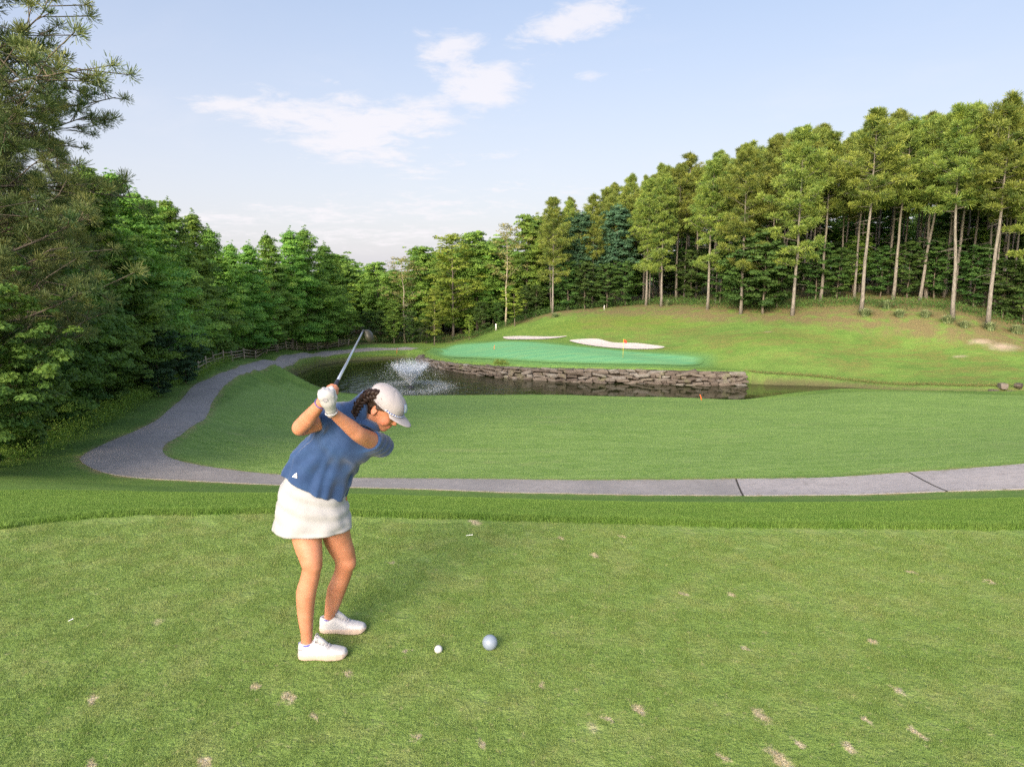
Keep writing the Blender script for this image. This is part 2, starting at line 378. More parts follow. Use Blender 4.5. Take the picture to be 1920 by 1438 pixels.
straw = np.maximum(1-sm(sd_wood, -1.5, 5.0), 1-sm(sd_left, -.8, .5))
fair = 1-sm(sd_fair, -.25, .25)
wet = 1-sm(np.abs(np.where(dwater < 0, 0, dwater)), .0, .9); wet *= (gp[:, 1] > 50)
wet2 = (1-sm(np.where(dwater < 0, 0, dwater), .0, 1.8))*(gp[:, 1] > 50)
edge = .75*np.exp(-(np.maximum(sd_path, 0)/.22)**2)
collar = (1-sm(sd_green, -.2, 2.2))
mound = np.exp(-(((gp[:, 0]-P(1150, 600, 101)[0])/13)**2+((gp[:, 1]-101)/6)**2))+.45*np.exp(-(((gp[:, 0]-P(1420, 635, 84)[0])/9)**2+((gp[:, 1]-84)/3.5)**2))
scar = np.zeros(len(gp))
for (px_, py_, D_, rx_, ry_) in [(1880, 650, 79, 2.6, 1.6), (1840, 640, 80, 2.2, .9), (1800, 668, 77, 1.2, .6), (1440, 622, 88, .9, .5)]:
    c_ = hit(px_, py_, D_); scar = np.maximum(scar, np.exp(-(((gp[:, 0]-c_[0])/rx_)**2+((gp[:, 1]-c_[1])/ry_)**2)))
slope = (1-sm(np.abs(sd_wood-8), 4, 13))*(gp[:, 0] > 10)
teez = np.maximum(1-sm(poly_sd(gp, tee_poly), -.03, .03), 0)

LAWN = dict(tee=(.205, .265, .078), fair=(.150, .270, .070), rough=(.130, .235, .050), straw=(.21, .135, .07), dry=(.40, .33, .15), sand=(.48, .38, .26), hill=(.27, .33, .06))
SPOTS = [(480, 1285, .035), (540, 1308, .048), (175, 1310, .042), (655, 1262, .035), (1283, 1114, .032), (1637, 1202, .036), (1685, 1294, .036), (1197, 1329, .042), (1427, 1341, .055), (1460, 1421, .065), (1500, 1394, .032), (1592, 1401, .042), (1625, 1351, .038), (1720, 1374, .042), (1115, 1041, .045),
         (890, 978, .085), (1015, 1284, .03), (780, 1385, .03), (170, 1432, .045), (380, 1432, .05), (760, 1222, .028), (735, 1055, .035), (905, 1395, .03), (590, 1345, .03), (1135, 1346, .032), (1357, 1419, .035), (1400, 1216, .028), (1372, 1114, .03), (1052, 1010, .03), (1710, 1073, .045), (1852, 1090, .04), (1165, 1005, .03)]
def lawn_colour(t, pos, ground=True):
    """colour of the turf at a place; the same for the ground and for the blades that stand on it"""
    nlo = t.noise(pos, .55, 4, .6); nmd = t.noise(pos, 3.2, 4, .6); nhi = t.noise(pos, 28, 3, .6); nx = t.noise(pos, 130, 2, .5)
    tee = t.mix(t.map(nlo, .3, .7), (.155, .240, .055), (.185, .270, .068))
    tee = t.mix(t.map(nmd, .42, .72, 0, .7), tee, (.235, .280, .092))
    tee = t.mix(t.map(nhi, .56, .76, 0, .5), tee, (.40, .36, .20))
    sp = None
    wob = t.vmath('MULTIPLY', t.noise(pos, 14, 4, .7, out='Color'), (.14, .14, 0)); wob = t.vmath('SUBTRACT', wob, (.07, .07, 0))
    pw = t.vmath('MULTIPLY', t.vmath('ADD', pos, wob), (1, 1, 0))
    an_ = math.radians(-28); ca_, sa_ = math.cos(an_), math.sin(an_)
    def sq(q): x_, y_ = q[0]*ca_-q[1]*sa_, q[0]*sa_+q[1]*ca_; return (x_*1.55, y_*.75, 0)
    rt_ = t.node('ShaderNodeVectorRotate', rotation_type='Z_AXIS'); t.l.new(pw, rt_.inputs['Vector']); rt_.inputs['Angle'].default_value = an_; ps = t.vmath('MULTIPLY', rt_.outputs[0], (1.55, .75, 0))
    for (px, py, r) in SPOTS:
        v = (719-py)/FPX; tt = -CAM_H/(-math.sin(PITCH)+v*math.cos(PITCH)); q = ((px-960)/FPX*tt, tt*(math.cos(PITCH)+v*math.sin(PITCH)), 0)
        d = t.map(t.vmath('DISTANCE', ps, sq(q)), r*.25, r*1.1, 1, 0)
        sp = d if sp is None else t.math('MAXIMUM', sp, d)
    vo = t.node('ShaderNodeTexVoronoi'); t.l.new(pw, vo.inputs['Vector']); vo.inputs['Scale'].default_value = 2.1
    sepc = t.node('ShaderNodeSeparateColor'); t.l.new(vo.outputs['Color'], sepc.inputs[0])
    small = t.math('MULTIPLY', t.map(vo.outputs['Distance'], .02, .10, 1, 0), t.math('GREATER_THAN', sepc.outputs[0], .72))
    sp = t.math('MAXIMUM', sp, t.math('MULTIPLY', small, .6))
    spotcol = t.mix(t.map(nx, .3, .7), (.34, .26, .16), (.62, .54, .41))
    return t.mix(t.math('MULTIPLY', sp, .85), tee, spotcol), (nlo, nmd, nhi, nx)
def make_ground_mat():
    m, t, out = mat_new('turf'); pos = wpos(t)
    tee, (nlo, nmd, nhi, nx) = lawn_colour(t, pos)
    stretch = t.scale(pos, (.35, 1.6, 1)); st1 = t.noise(stretch, .8, 5, .65)
    nv = t.noise(pos, .12, 3, .5); fine = t.noise(pos, 9, 5, .7); clump = t.noise(pos, 1.6, 5, .7)
    fairc = t.mix(t.map(st1, .3, .7), (.150, .262, .050), (.210, .325, .080))
    fairc = t.mix(t.map(fine, .40, .62, 0, .6), fairc, (.255, .355, .12)); fairc = t.mix(t.map(t.noise(t.scale(pos, (.8, 2.6, 1)), 1.5, 8, .82), .45, .62, 0, .75), fairc, (.112, .215, .036)); fairc = t.mix(t.map(t.noise(t.scale(pos, (.5, 1.4, 1)), .5, 6, .75, .4), .54, .70, 0, .5), fairc, (.245, .290, .110))
    rough = t.mix(t.map(clump, .3, .7), (.115, .215, .038), (.165, .265, .055))
    rough = t.mix(t.map(t.noise(t.scale(pos, (.7, 1.3, 1)), .28, 6, .7), .42, .62, 0, .75), rough, (.085, .170, .032)); rough = t.mix(t.map(fine, .50, .72, 0, .7), rough, (.24, .27, .09))
    rough = t.mix(t.map(st1, .58, .72, 0, .45), rough, (.27, .26, .08))
    hill = t.mix(t.map(clump, .35, .65), (.110, .195, .030), (.180, .230, .040))
    col = t.mix(attr(t, 'mound'), rough, hill)
    dry = t.map(t.noise(t.scale(pos, (.5, 1.2, 1)), .42, 7, .75), .44, .58); dc = t.mix(t.map(clump, .35, .65), (.215, .175, .060), (.120, .160, .040))
    col = t.mix(t.math('MULTIPLY', t.math('MULTIPLY', dry, attr(t, 'slope')), .65), col, dc)
    bare = t.map(t.math('ADD', t.math('MULTIPLY', t.noise(pos, .55, 6, .7), 1.5), t.math('MULTIPLY', attr(t, 'straw'), .45)), .92, 1.28)
    strawc = t.mix(t.map(fine, .3, .7), (.12, .098, .045), (.22, .185, .085))
    col = t.mix(t.math('MULTIPLY', bare, attr(t, 'straw')), col, strawc)
    sandn = t.map(t.noise(pos, .45, 5, .7), .66, .74)
    sx = t.node('ShaderNodeSeparateXYZ'); t.l.new(pos, sx.inputs[0])
    sandn = t.math('MULTIPLY', sandn, t.map(attr(t, 'straw'), .05, .5)); sandn = t.math('MULTIPLY', sandn, t.map(sx.outputs[0], 34, 44))
    col = t.mix(t.map(t.math('ADD', attr(t, 'scar'), t.math('MULTIPLY', t.noise(pos, 1.6, 6, .8), .9)), .85, 1.7), col, (.42, .33, .26))
    col = t.mix(attr(t, 'fair'), col, fairc)
    col = t.mix(attr(t, 'collar'), col, (.12, .25, .075))
    col = t.mix(t.math('MULTIPLY', t.map(t.math('ADD', attr(t, 'wet2'), t.math('MULTIPLY', t.noise(pos, 1.1, 4, .7), .6)), .95, 1.4), .75), col, (.15, .145, .06))
    col = t.mix(t.math('MULTIPLY', attr(t, 'wet'), .8), col, (.07, .06, .035))
    col = t.mix(t.math('MULTIPLY', attr(t, 'edge'), t.map(t.noise(pos, 2.2, 4, .7), .40, .62)), col, (.36, .27, .15))
    col = t.mix(attr(t, 'teez'), col, tee)
    h = t.math('ADD', t.math('MULTIPLY', fine, 1.0), t.math('MULTIPLY', t.noise(pos, 45, 3, .7), .35))
    principled(t, out, col, .85, h, .9, .05, spec=.15)
    return m
M = {}
M['turf'] = make_ground_mat()
gme = mesh_np('ground', np.column_stack([gp, gz]), gf, M['turf'], True, {'fair': fair, 'straw': straw, 'wet': wet, 'wet2': wet2, 'edge': edge, 'collar': collar, 'mound': np.clip(mound, 0, 1), 'slope': slope, 'scar': scar, 'teez': teez})
ground = tag(link('ground', gme), kind='structure')
print('ground', time.time()-T0)

# water
def make_water():
    m, t, out = mat_new('pond_water'); pos = wpos(t)
    foun = t.math('MULTIPLY', t.vmath('DISTANCE', t.scale(pos, (1, .75, 0)), (FOUNT[0], FOUNT[1]*.75, 0)), 1.0)
    near = t.map(foun, 3.0, 20.0, 1, 0)
    nf = t.node('ShaderNodeTexNoise'); t.l.new(t.scale(pos, (1.0, .55, 1)), nf.inputs['Vector']); nf.inputs['Scale'].default_value = 3.2; nf.inputs['Detail'].default_value = 4; nf.inputs['Roughness'].default_value = .6
    n2 = t.noise(t.scale(pos, (.6, .45, 1)), 1.7, 3, .6)
    h = t.math('ADD', t.math('MULTIPLY', nf.outputs['Fac'], t.map(near, 0, 1, .012, .10, False)), t.math('MULTIPLY', n2, t.map(near, 0, 1, .030, .42, False)))
    b = principled(t, out, (.018, .022, .008), t.map(near, .1, 1, .04, .16, False), h, 1.0, .34, spec=.5)
    b.inputs['IOR'].default_value = 1.33
    return m
FOUNT = onwater(770, 726)
M['water'] = make_water()
big = [(-34, 60), (60, 60), (60, 100), (-34, 100)]
wp = pond.copy(); cw = wp.mean(0)
from mathutils.geometry import delaunay_2d_cdt
def sheet(name, poly, step, dz, mat, parent=None, kind='structure', flat=None, grow=0.0, hfun=height_pond):
    poly = np.asarray(poly, float)
    mn, mx = poly.min(0), poly.max(0)
    xs = np.arange(mn[0], mx[0], step); ys = np.arange(mn[1], mx[1], step)
    g = np.array(np.meshgrid(xs, ys)).reshape(2, -1).T
    g = g[poly_sd(g, poly) < -step*.35] if len(g) else g
    pts = [Vector(p) for p in poly]+[Vector(p) for p in g]
    n = len(poly); r = delaunay_2d_cdt(pts, [(i, (i+1) % n) for i in range(n)], [list(range(n))], 1, 1e-5)
    v = np.array([tuple(p) for p in r[0]]); f = [list(x) for x in r[2]]
    z = np.full(len(v), flat) if flat is not None else hfun(v)+dz
    me = mesh_np(name, np.column_stack([v, z]), np.array(f), mat, True, {'rim': np.clip(-poly_sd(v, poly)/1.6, 0, 1)})
    return tag(link(name, me, parent), kind=kind) if parent is None else link(name, me, parent)
def grow_poly(poly, d):
    p = np.asarray(poly); nx = np.roll(p, -1, 0)-np.roll(p, 1, 0); nx /= np.linalg.norm(nx, axis=1)[:, None]+1e-9
    nn = np.stack([nx[:, 1], -nx[:, 0]], 1)
    area = .5*np.sum(p[:, 0]*np.roll(p[:, 1], -1)-np.roll(p[:, 0], -1)*p[:, 1])
    return p+nn*d*np.sign(area)
water = sheet('pond_water', np.array([(-32, 58), (64, 58), (64, 97), (-5, 97), (-32, 97)]), 50, 0, M['water'], flat=WATER_Z)

# cart path
def path_mat(name, base, lo):
    m, t, out = mat_new(name); pos = wpos(t)
    n = t.noise(pos, .5, 5, .6); f = t.noise(pos, 40, 3, .7); g = t.noise(pos, 5, 5, .7)
    col = t.mix(t.map(n, .3, .7), base, lo); col = t.mix(t.map(f, .3, .75, 0, .30), col, (.45, .42, .39)); col = t.mix(t.map(g, .45, .7, 0, .45), col, (.18, .165, .16)); col = t.mix(t.map(t.noise(pos, 1.4, 6, .75, .6), .56, .70, 0, .45), col, (.20, .17, .15)); col = t.mix(t.map(t.noise(pos, 90, 2, .6), .6, .8, 0, .28), col, (.10, .095, .09))
    e = attr(t, 'edgeness'); col = t.mix(t.math('MULTIPLY', e, t.map(g, .45, .7)), col, (.24, .21, .15))
    principled(t, out, col, .85, f, .4, .01, spec=.2); return m
M['path'] = path_mat('worn_path_paving', (.325, .295, .285), (.235, .218, .215))
M['slab'] = path_mat('concrete_path', (.38, .345, .34), (.31, .285, .29))
def ribbon(name, A, B, mat, parent=None, cross=9, dz=.018, skirt=.06):
    """paving between two edge lines, with a low vertical edge"""
    n = len(A); u = np.linspace(0, 1, cross)
    G = A[:, None, :]*(1-u[None, :, None])+B[:, None, :]*u[None, :, None]
    z = height_pond(G.reshape(-1, 2)).reshape(n, cross)+dz
    e = np.abs(u-.5)*2; e = np.repeat(np.clip((e[None]-.72)/.28, 0, 1), n, 0)
    V = np.concatenate([G, z[..., None]], 2)
    lo0 = V[:, :1].copy(); lo0[..., 2] -= skirt; lo1 = V[:, -1:].copy(); lo1[..., 2] -= skirt
    V = np.concatenate([lo0, V, lo1], 1); c2 = cross+2
    e = np.concatenate([e[:, :1]*0, e, e[:, -1:]*0], 1)
    i = (np.arange(n-1)[:, None]*c2+np.arange(c2-1)[None]).ravel()
    F = np.stack([i, i+1, i+c2+1, i+c2], 1)
    F0 = np.array([[k, k+1] for k in range(c2-1)])
    me = mesh_np(name, V.reshape(-1, 3), F, mat, False, {'edgeness': e.ravel()})
    o = link(name, me, parent); return o
sA = spline(PA, 10); sB = spline(PB, 10)
# resample both edges to the same number of stations
def resample(p, n):
    d = np.concatenate([[0], np.cumsum(np.linalg.norm(np.diff(p, axis=0), axis=1))]); q = np.linspace(0, d[-1], n)
    return np.stack([np.interp(q, d, p[:, k]) for k in range(2)], 1)
pathroot = tag(empty('cart_path'), kind='structure')
def split_at(pl, x):
    k = np.argmax(pl[:, 0] < x); f = (pl[k-1, 0]-x)/(pl[k-1, 0]-pl[k, 0]); return k, pl[k-1]*(1-f)+pl[k]*f
joints = [(P(1777, 922, 17.4)[0], P(1705, 885, 19.85)[0]), (P(1392, 929, 18.05)[0], P(1380, 898.5, 20.2)[0])]
jp = [(split_at(sA, a), split_at(sB, b)) for a, b in joints]
segA, segB = [], []
prevA, prevB = 0, 0; pa, pb = sA[0], sB[0]
gap = .028
for (ka, qa), (kb, qb) in jp:
    A_ = np.vstack([[pa], sA[prevA+1 if prevA == 0 else prevA:ka], [qa+[gap, 0]]]); B_ = np.vstack([[pb], sB[prevB+1 if prevB == 0 else prevB:kb], [qb+[gap, 0]]])
    ribbon('slab', resample(A_, 24), resample(B_, 24), M['slab'], pathroot)
    prevA, prevB, pa, pb = ka, kb, qa-[gap, 0], qb-[gap, 0]
# the long worn stretch: bend and run to the wood
restA = np.vstack([[pa], sA[prevA:]]); restB = np.vstack([[pb], sB[prevB:]])
ribbon('worn_pavement', resample(restA, 260), resample(restB, 260), M['path'], pathroot, cross=13)
m, t, out = mat_new('joint_dirt'); principled(t, out, (.035, .03, .025), .95); M['joint'] = m
for (ka, qa), (kb, qb) in jp:
    a = np.array([qa+[.06, 0], qa-[.06, 0]]); b = np.array([qb+[.06, 0], qb-[.06, 0]])
    ribbon('joint_filler', a, b, M['joint'], pathroot, cross=9, dz=.012, skirt=.02)

# putting green and bunkers
m, t, out = mat_new('putting_green'); pos = wpos(t)
st = t.noise(t.scale(pos, (.35, .9, 1)), .8, 3, .5, .3)
rot = t.node('ShaderNodeMapping'); t.l.new(pos, rot.inputs[0]); rot.inputs['Rotation'].default_value = (0, 0, math.radians(62))
wv = t.node('ShaderNodeTexWave'); t.l.new(rot.outputs[0], wv.inputs['Vector']); wv.inputs['Scale'].default_value = .16; wv.inputs['Distortion'].default_value = 1.5; wv.inputs['Detail Scale'].default_value = .3
col = t.mix(t.map(wv.outputs['Fac'], .2, .8), (.125, .350, .165), (.160, .385, .170)); col = t.mix(t.map(st, .4, .8, 0, .6), col, (.21, .37, .15)); col = t.mix(t.map(t.math('ADD', attr(t, 'rim'), t.math('MULTIPLY', t.noise(pos, 1.2, 4), .35)), .15, 1.05), (.12, .25, .075), col)
principled(t, out, col, .8, t.noise(pos, 30, 2), .2, .01, spec=.15); M['green'] = m
sheet('putting_green', green_poly, .7, .05, M['green'])
m, t, out = mat_new('bunker_sand'); pos = wpos(t)
principled(t, out, t.mix(t.map(t.noise(pos, 3, 4), .3, .7), (.60, .545, .52), (.52, .455, .42)), .9, t.noise(pos, 8, 4, .6), .5, .05, spec=.2); M['sand'] = m
for nm, bp in (('bunker_sand', bunkA), ('bunker_sand', bunkB)):
    sheet(nm, bp, .8, .09, M['sand'])

# ------------------------------------------------------------------ trees
def leaf_mat(name, dark, light, gloss=.25, trans=.35, old=None):
    m, t, out = mat_new(name)
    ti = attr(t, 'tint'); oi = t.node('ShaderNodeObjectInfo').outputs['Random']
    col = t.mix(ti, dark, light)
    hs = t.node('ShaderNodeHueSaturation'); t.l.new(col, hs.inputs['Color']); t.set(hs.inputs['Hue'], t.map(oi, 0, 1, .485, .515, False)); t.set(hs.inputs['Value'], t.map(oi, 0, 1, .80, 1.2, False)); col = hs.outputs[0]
    d = t.node('ShaderNodeBsdfPrincipled'); t.l.new(col, d.inputs['Base Color']); d.inputs['Roughness'].default_value = .55; d.inputs['Specular IOR Level'].default_value = gloss
    tr = t.node('ShaderNodeBsdfTranslucent'); t.l.new(t.mix(1.0, col, (1.35, 1.25, .6), 'MULTIPLY'), tr.inputs[0])
    mx = t.node('ShaderNodeMixShader'); mx.inputs[0].default_value = trans
    t.l.new(d.outputs[0], mx.inputs[1]); t.l.new(tr.outputs[0], mx.inputs[2]); t.l.new(mx.outputs[0], out.inputs[0])
    return m
def bark_mat(name, a, b, sc=(6, 6, 1.2)):
    m, t, out = mat_new(name); p = opos(t)
    n = t.noise(t.scale(p, sc), 2.0, 5, .7); n2 = t.noise(p, .35, 3)
    col = t.mix(t.map(n, .35, .68), a, b); col = t.mix(t.map(n2, .35, .7, 0, .35), col, (.16, .15, .10))
    principled(t, out, col, .9, n, .8, .04, spec=.1); return m
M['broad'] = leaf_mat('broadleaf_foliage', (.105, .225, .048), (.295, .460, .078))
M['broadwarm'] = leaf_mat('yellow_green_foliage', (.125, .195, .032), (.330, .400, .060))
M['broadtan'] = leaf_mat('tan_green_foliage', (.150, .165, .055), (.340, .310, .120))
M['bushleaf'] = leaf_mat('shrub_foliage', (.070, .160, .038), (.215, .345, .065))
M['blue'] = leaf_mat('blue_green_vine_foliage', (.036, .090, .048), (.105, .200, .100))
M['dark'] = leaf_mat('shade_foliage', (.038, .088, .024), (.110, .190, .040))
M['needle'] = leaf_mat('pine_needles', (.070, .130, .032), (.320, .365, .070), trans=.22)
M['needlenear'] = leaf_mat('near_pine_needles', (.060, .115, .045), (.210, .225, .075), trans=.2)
M['pinebark'] = bark_mat('pine_bark', (.13, .115, .100), (.29, .265, .235))
M['bark'] = bark_mat('grey_bark', (.11, .09, .075), (.25, .21, .17))
M['palebark'] = bark_mat('pale_bark', (.30, .26, .20), (.50, .43, .33))
GA = math.pi*(3-math.sqrt(5))
def unit(v): return v/(np.linalg.norm(v, axis=-1, keepdims=True)+1e-9)
def leaves(C_, Nn, size, tint, asp=.62):
    """four-cornered leaves, folded a little along the midrib"""
    n = len(C_); r = unit(rng.normal(size=(n, 3))); T = unit(np.cross(Nn, r)); B = np.cross(Nn, T)
    s = np.broadcast_to(size, (n,))[:, None]
    V = np.stack([C_-T*s*.5, C_+B*s*asp*.5+Nn*s*.06, C_+T*s*.5, C_-B*s*asp*.5+Nn*s*.06], 1).reshape(-1, 3)
    F = np.arange(4*n).reshape(n, 4)
    return V, F, np.repeat(tint, 4)
def curve_pts(p0, d, L, n=6, rise=0.0, wob=.08):
    p = [np.array(p0, float)]; d = np.array(d, float); d /= np.linalg.norm(d)
    for i in range(n-1):
        d = d+rng.normal(0, wob, 3)+np.array([0, 0, rise/n]); d /= np.linalg.norm(d); p.append(p[-1]+d*L/(n-1))
    return np.array(p)
def broadleaf(h=14, r=3.2, base=.12, nlimb=46, per=6, leafn=70, leaf=.20, cone=1.0, layered=0.0, gap=0.0, clump=.62, trunk_r=.16, lean=0.0, mats=('broad', 'bark'), tip=.0):
    tr = Acc(); k = 9; zz = np.linspace(0, 1, k)
    tp = np.stack([np.cumsum(rng.normal(0, .07, k))*h/14+lean*zz*h, np.cumsum(rng.normal(0, .07, k))*h/14, zz*h*.96-.15], 1); tp[0, :2] = 0
    tr.tube(tp, trunk_r*(1-zz*.9)*(1+.35*np.exp(-zz*18)), 8)
    CC, RR = [], []
    for i in range(nlimb):
        f = (i+.5)/nlimb; f = base+(1-base)*f**.92
        if rng.random() < gap: continue
        az = i*GA+rng.normal(0, .25)
        # profile: conical to rounded
        q = (f-base)/(1-base)
        prof = (1-q)**(.75*cone)*(min(1, q*5+.45)) if cone > .5 else math.sqrt(max(0, 1-(2*q-.85)**2*.8))*(.35+.65*min(1, q*4))
        L = r*max(.12, prof)*rng.uniform(.72, 1.12)
        p0 = np.array([np.interp(f, zz, tp[:, 0]), np.interp(f, zz, tp[:, 1]), f*h*.94])
        up = .25+.7*q-.25*layered
        lp = curve_pts(p0, (math.cos(az), math.sin(az), up), L*1.05, 6, .25, .10)
        tr.tube(lp, trunk_r*(1-f*.8)*.33*np.linspace(1, .15, 6), 4, cap=False)
        m = max(2, int(per*(.5+.5*L/r)))
        for j in range(m):
            g = .30+.70*(j+rng.random())/m; c = np.array([np.interp(g, np.linspace(0, 1, 6), lp[:, a]) for a in range(3)])
            c = c+rng.normal(0, .17*L*g**.5, 3)*np.array([1, 1, .45*(1-layered)+.05])
            CC.append(c); RR.append(clump*(h/14)*rng.uniform(.6, 1.25)*(1-.35*q))
    if tip: 
        for j in range(7): CC.append(tp[-1]+np.array([rng.normal(0, .12), rng.normal(0, .12), -.2+tip*j/7])); RR.append(clump*.45*(1-j/9)*(h/14))
    CC, RR = np.array(CC), np.array(RR); n = len(CC)
    idx = np.repeat(np.arange(n), np.maximum(8, (leafn*(RR/RR.mean())**2).astype(int)))
    d = unit(rng.normal(size=(len(idx), 3))); d[:, 2] = np.abs(d[:, 2])*.9+d[:, 2]*.25
    rad = rng.uniform(.45, 1.0, len(idx))**.6
    C_ = CC[idx]+d*(RR[idx]*rad)[:, None]*np.array([1, 1, .62-.35*layered])
    axis = unit(CC-np.array([0, 0, 0])*1.0+0); out_ = unit(np.stack([CC[:, 0], CC[:, 1], np.full(n, .25*h*.1)], 1))[idx]
    Nn = unit(d*.55+out_*.35+np.array([0, 0, .55])+rng.normal(0, .38, (len(idx), 3)))
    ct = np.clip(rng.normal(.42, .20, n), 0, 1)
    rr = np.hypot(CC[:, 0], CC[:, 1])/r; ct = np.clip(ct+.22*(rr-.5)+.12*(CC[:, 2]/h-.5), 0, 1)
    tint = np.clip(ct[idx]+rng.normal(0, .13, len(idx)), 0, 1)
    V, F, A = leaves(C_, Nn, leaf*rng.uniform(.65, 1.25, len(idx)), tint)
    crown = mesh_np('crown', V, F, M[mats[0]], False, {'tint': A})
    return tr.mesh('trunk', M[mats[1]]), crown
def pine(h=24, r=3.0, base=.50, nlimb=34, puffs=7, needles=46, nl=.30, nw=.030, low=0, stubs=10, trunk_r=.21, puff=.55, mats=('needle', 'pinebark'), lean=.0, droop=0.0):
    tr = Acc(); k = 12; zz = np.linspace(0, 1, k)
    tp = np.stack([np.cumsum(rng.normal(0, .045, k))*h/20+lean*zz*h, np.cumsum(rng.normal(0, .045, k))*h/20, zz*h-.3], 1); tp[0, :2] = 0
    tr.tube(tp, trunk_r*(1-zz*.86)*(1+.3*np.exp(-zz*30)), 9)
    at_ = lambda f: np.array([np.interp(f, zz, tp[:, a]) for a in range(3)])
    CC, RR, DD = [], [], []
    fs = [base+(1-base)*((i+.5)/nlimb)**.95 for i in range(nlimb)]+[base*rng.uniform(.55, .95) for i in range(low)]
    for i, f in enumerate(fs):
        q = max(0, (f-base)/(1-base)); az = i*GA+rng.normal(0, .4)
        prof = (1-q**2.3)*.85+.18 if q > .25 else .62+q*1.2
        if f < base: prof = rng.uniform(.6, 1.0)
        L = r*prof*rng.uniform(.45, 1.28); up = -.02+.75*q-droop
        lp = curve_pts(at_(f), (math.cos(az), math.sin(az), up), L, 6, .45, .09)
        tr.tube(lp, max(.018, trunk_r*.24*(1-q*.6))*np.linspace(1, .3, 6), 4, cap=False)
        m = max(2, int(puffs*(.4+.6*L/r)))
        for j in range(m):
            g = .38+.62*(j+.5)/m; c = np.array([np.interp(g, np.linspace(0, 1, 6), lp[:, a]) for a in range(3)])
            sd_ = rng.normal(0, .15*L*(1.1-.4*g), 3)*np.array([1, 1, .45]); c2 = c+sd_+np.array([0, 0, .12])
            if np.linalg.norm(sd_) > .25: tr.tube(np.array([c, c2]), .015, 3, cap=False)
            CC.append(c2); RR.append(puff*rng.uniform(.65, 1.25)); DD.append(unit(c2-c+np.array([0, 0, .5])+.3*(lp[-1]-lp[0])/L))
    for j in range(6): CC.append(at_(1.0)+np.array([rng.normal(0, .2), rng.normal(0, .2), .1-.35*j*.6])); RR.append(puff*.8); DD.append(np.array([0, 0, 1.]))
    for i in range(stubs):
        f = base*rng.uniform(.35, 1.0); az = rng.uniform(0, 6.28); lp = curve_pts(at_(f), (math.cos(az), math.sin(az), rng.uniform(-.25, .2)), rng.uniform(.4, 2.0), 4, -.2, .15)
        tr.tube(lp, .028*np.linspace(1, .3, 4), 3, cap=False)
    CC, RR, DD = np.array(CC), np.array(RR), np.array(DD); n = len(CC)
    idx = np.repeat(np.arange(n), needles); N_ = len(idx)
    d = unit(rng.normal(size=(N_, 3))+DD[idx]*.75)
    start = CC[idx]+d*(RR[idx]*rng.uniform(.0, .80, N_))[:, None]*np.array([1, 1, .7])
    L = nl*rng.uniform(.7, 1.2, N_)*np.minimum(1.2, RR[idx]/puff)
    end = start+unit(d+np.array([0, 0, .22]))*L[:, None]
    side = unit(np.cross(d, rng.normal(size=(N_, 3))))*nw
    V = np.stack([start-side*.5, start+side*.5, end+side*.35, end-side*.35], 1).reshape(-1, 3)
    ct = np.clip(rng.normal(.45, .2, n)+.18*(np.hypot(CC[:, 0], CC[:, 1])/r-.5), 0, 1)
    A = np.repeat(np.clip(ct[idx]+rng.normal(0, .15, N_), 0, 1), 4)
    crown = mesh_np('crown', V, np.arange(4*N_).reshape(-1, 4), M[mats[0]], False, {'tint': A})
    return tr.mesh('trunk', M[mats[1]]), crown

KIND = {}
def kind(name, gen, nominal, n, **kw): KIND[name] = (nominal, [gen(**kw) for _ in range(n)])
kind('broad_near', broadleaf, 14, 2, h=14, r=4.3, base=.03, nlimb=95, per=10, leafn=100, leaf=.165, cone=.78, clump=.72, tip=1.0)
kind('broad_mid', broadleaf, 14, 4, h=14, r=3.9, base=.04, nlimb=78, per=8, leafn=92, leaf=.205, cone=.76, clump=.80, tip=1.2)
kind('broad_round', broadleaf, 14, 3, h=14, r=3.9, base=.14, nlimb=60, per=8, leafn=62, leaf=.28, cone=.3, clump=.85)
kind('broad_warm', broadleaf, 14, 2, h=14, r=4.2, base=.16, nlimb=44, per=7, leafn=50, leaf=.24, cone=.3, clump=.8, gap=.12, mats=('broadwarm', 'bark'))
kind('tan_tree', broadleaf, 14, 2, h=14, r=3.4, base=.36, nlimb=26, per=5, leafn=30, leaf=.22, cone=.3, clump=.8, gap=.25, mats=('broadtan', 'palebark'), trunk_r=.14)
kind('layered', broadleaf, 7, 2, h=7, r=2.6, base=.25, nlimb=24, per=7, leafn=60, leaf=.19, cone=.4, layered=.8, clump=.95, mats=('broadwarm', 'bark'), trunk_r=.09)
kind('understory', broadleaf, 7, 3, h=7, r=2.7, base=.08, nlimb=38, per=7, leafn=60, leaf=.20, cone=.35, layered=.05, clump=1.0, mats=('dark', 'bark'), trunk_r=.08)
kind('bush', broadleaf, 5, 3, h=5, r=2.8, base=.02, nlimb=70, per=10, leafn=80, leaf=.135, cone=.35, clump=1.0, mats=('bushleaf', 'bark'), trunk_r=.05)
kind('blue_bush', broadleaf, 5, 1, h=5, r=2.2, base=.02, nlimb=50, per=8, leafn=70, leaf=.12, cone=.35, clump=.95, mats=('blue', 'bark'), trunk_r=.05)
kind('blue_tree', broadleaf, 14, 1, h=14, r=3.8, base=.12, nlimb=60, per=8, leafn=62, leaf=.28, cone=.35, clump=.85, mats=('blue', 'bark'))
kind('pine', pine, 24, 7, h=24, r=3.5, base=.53, nlimb=48, puffs=12, needles=74, stubs=16, nl=.31, nw=.052, puff=.64)
kind('pine_low', pine, 24, 3, h=24, r=3.7, base=.45, nlimb=48, puffs=12, needles=74, low=7, stubs=8, nl=.31, nw=.052, puff=.64)
kind('pine_corner', pine, 22, 1, h=22, r=4.9, base=.10, nlimb=98, puffs=25, needles=150, nl=.115, nw=.017, puff=.36, stubs=4, mats=('needlenear', 'bark'))
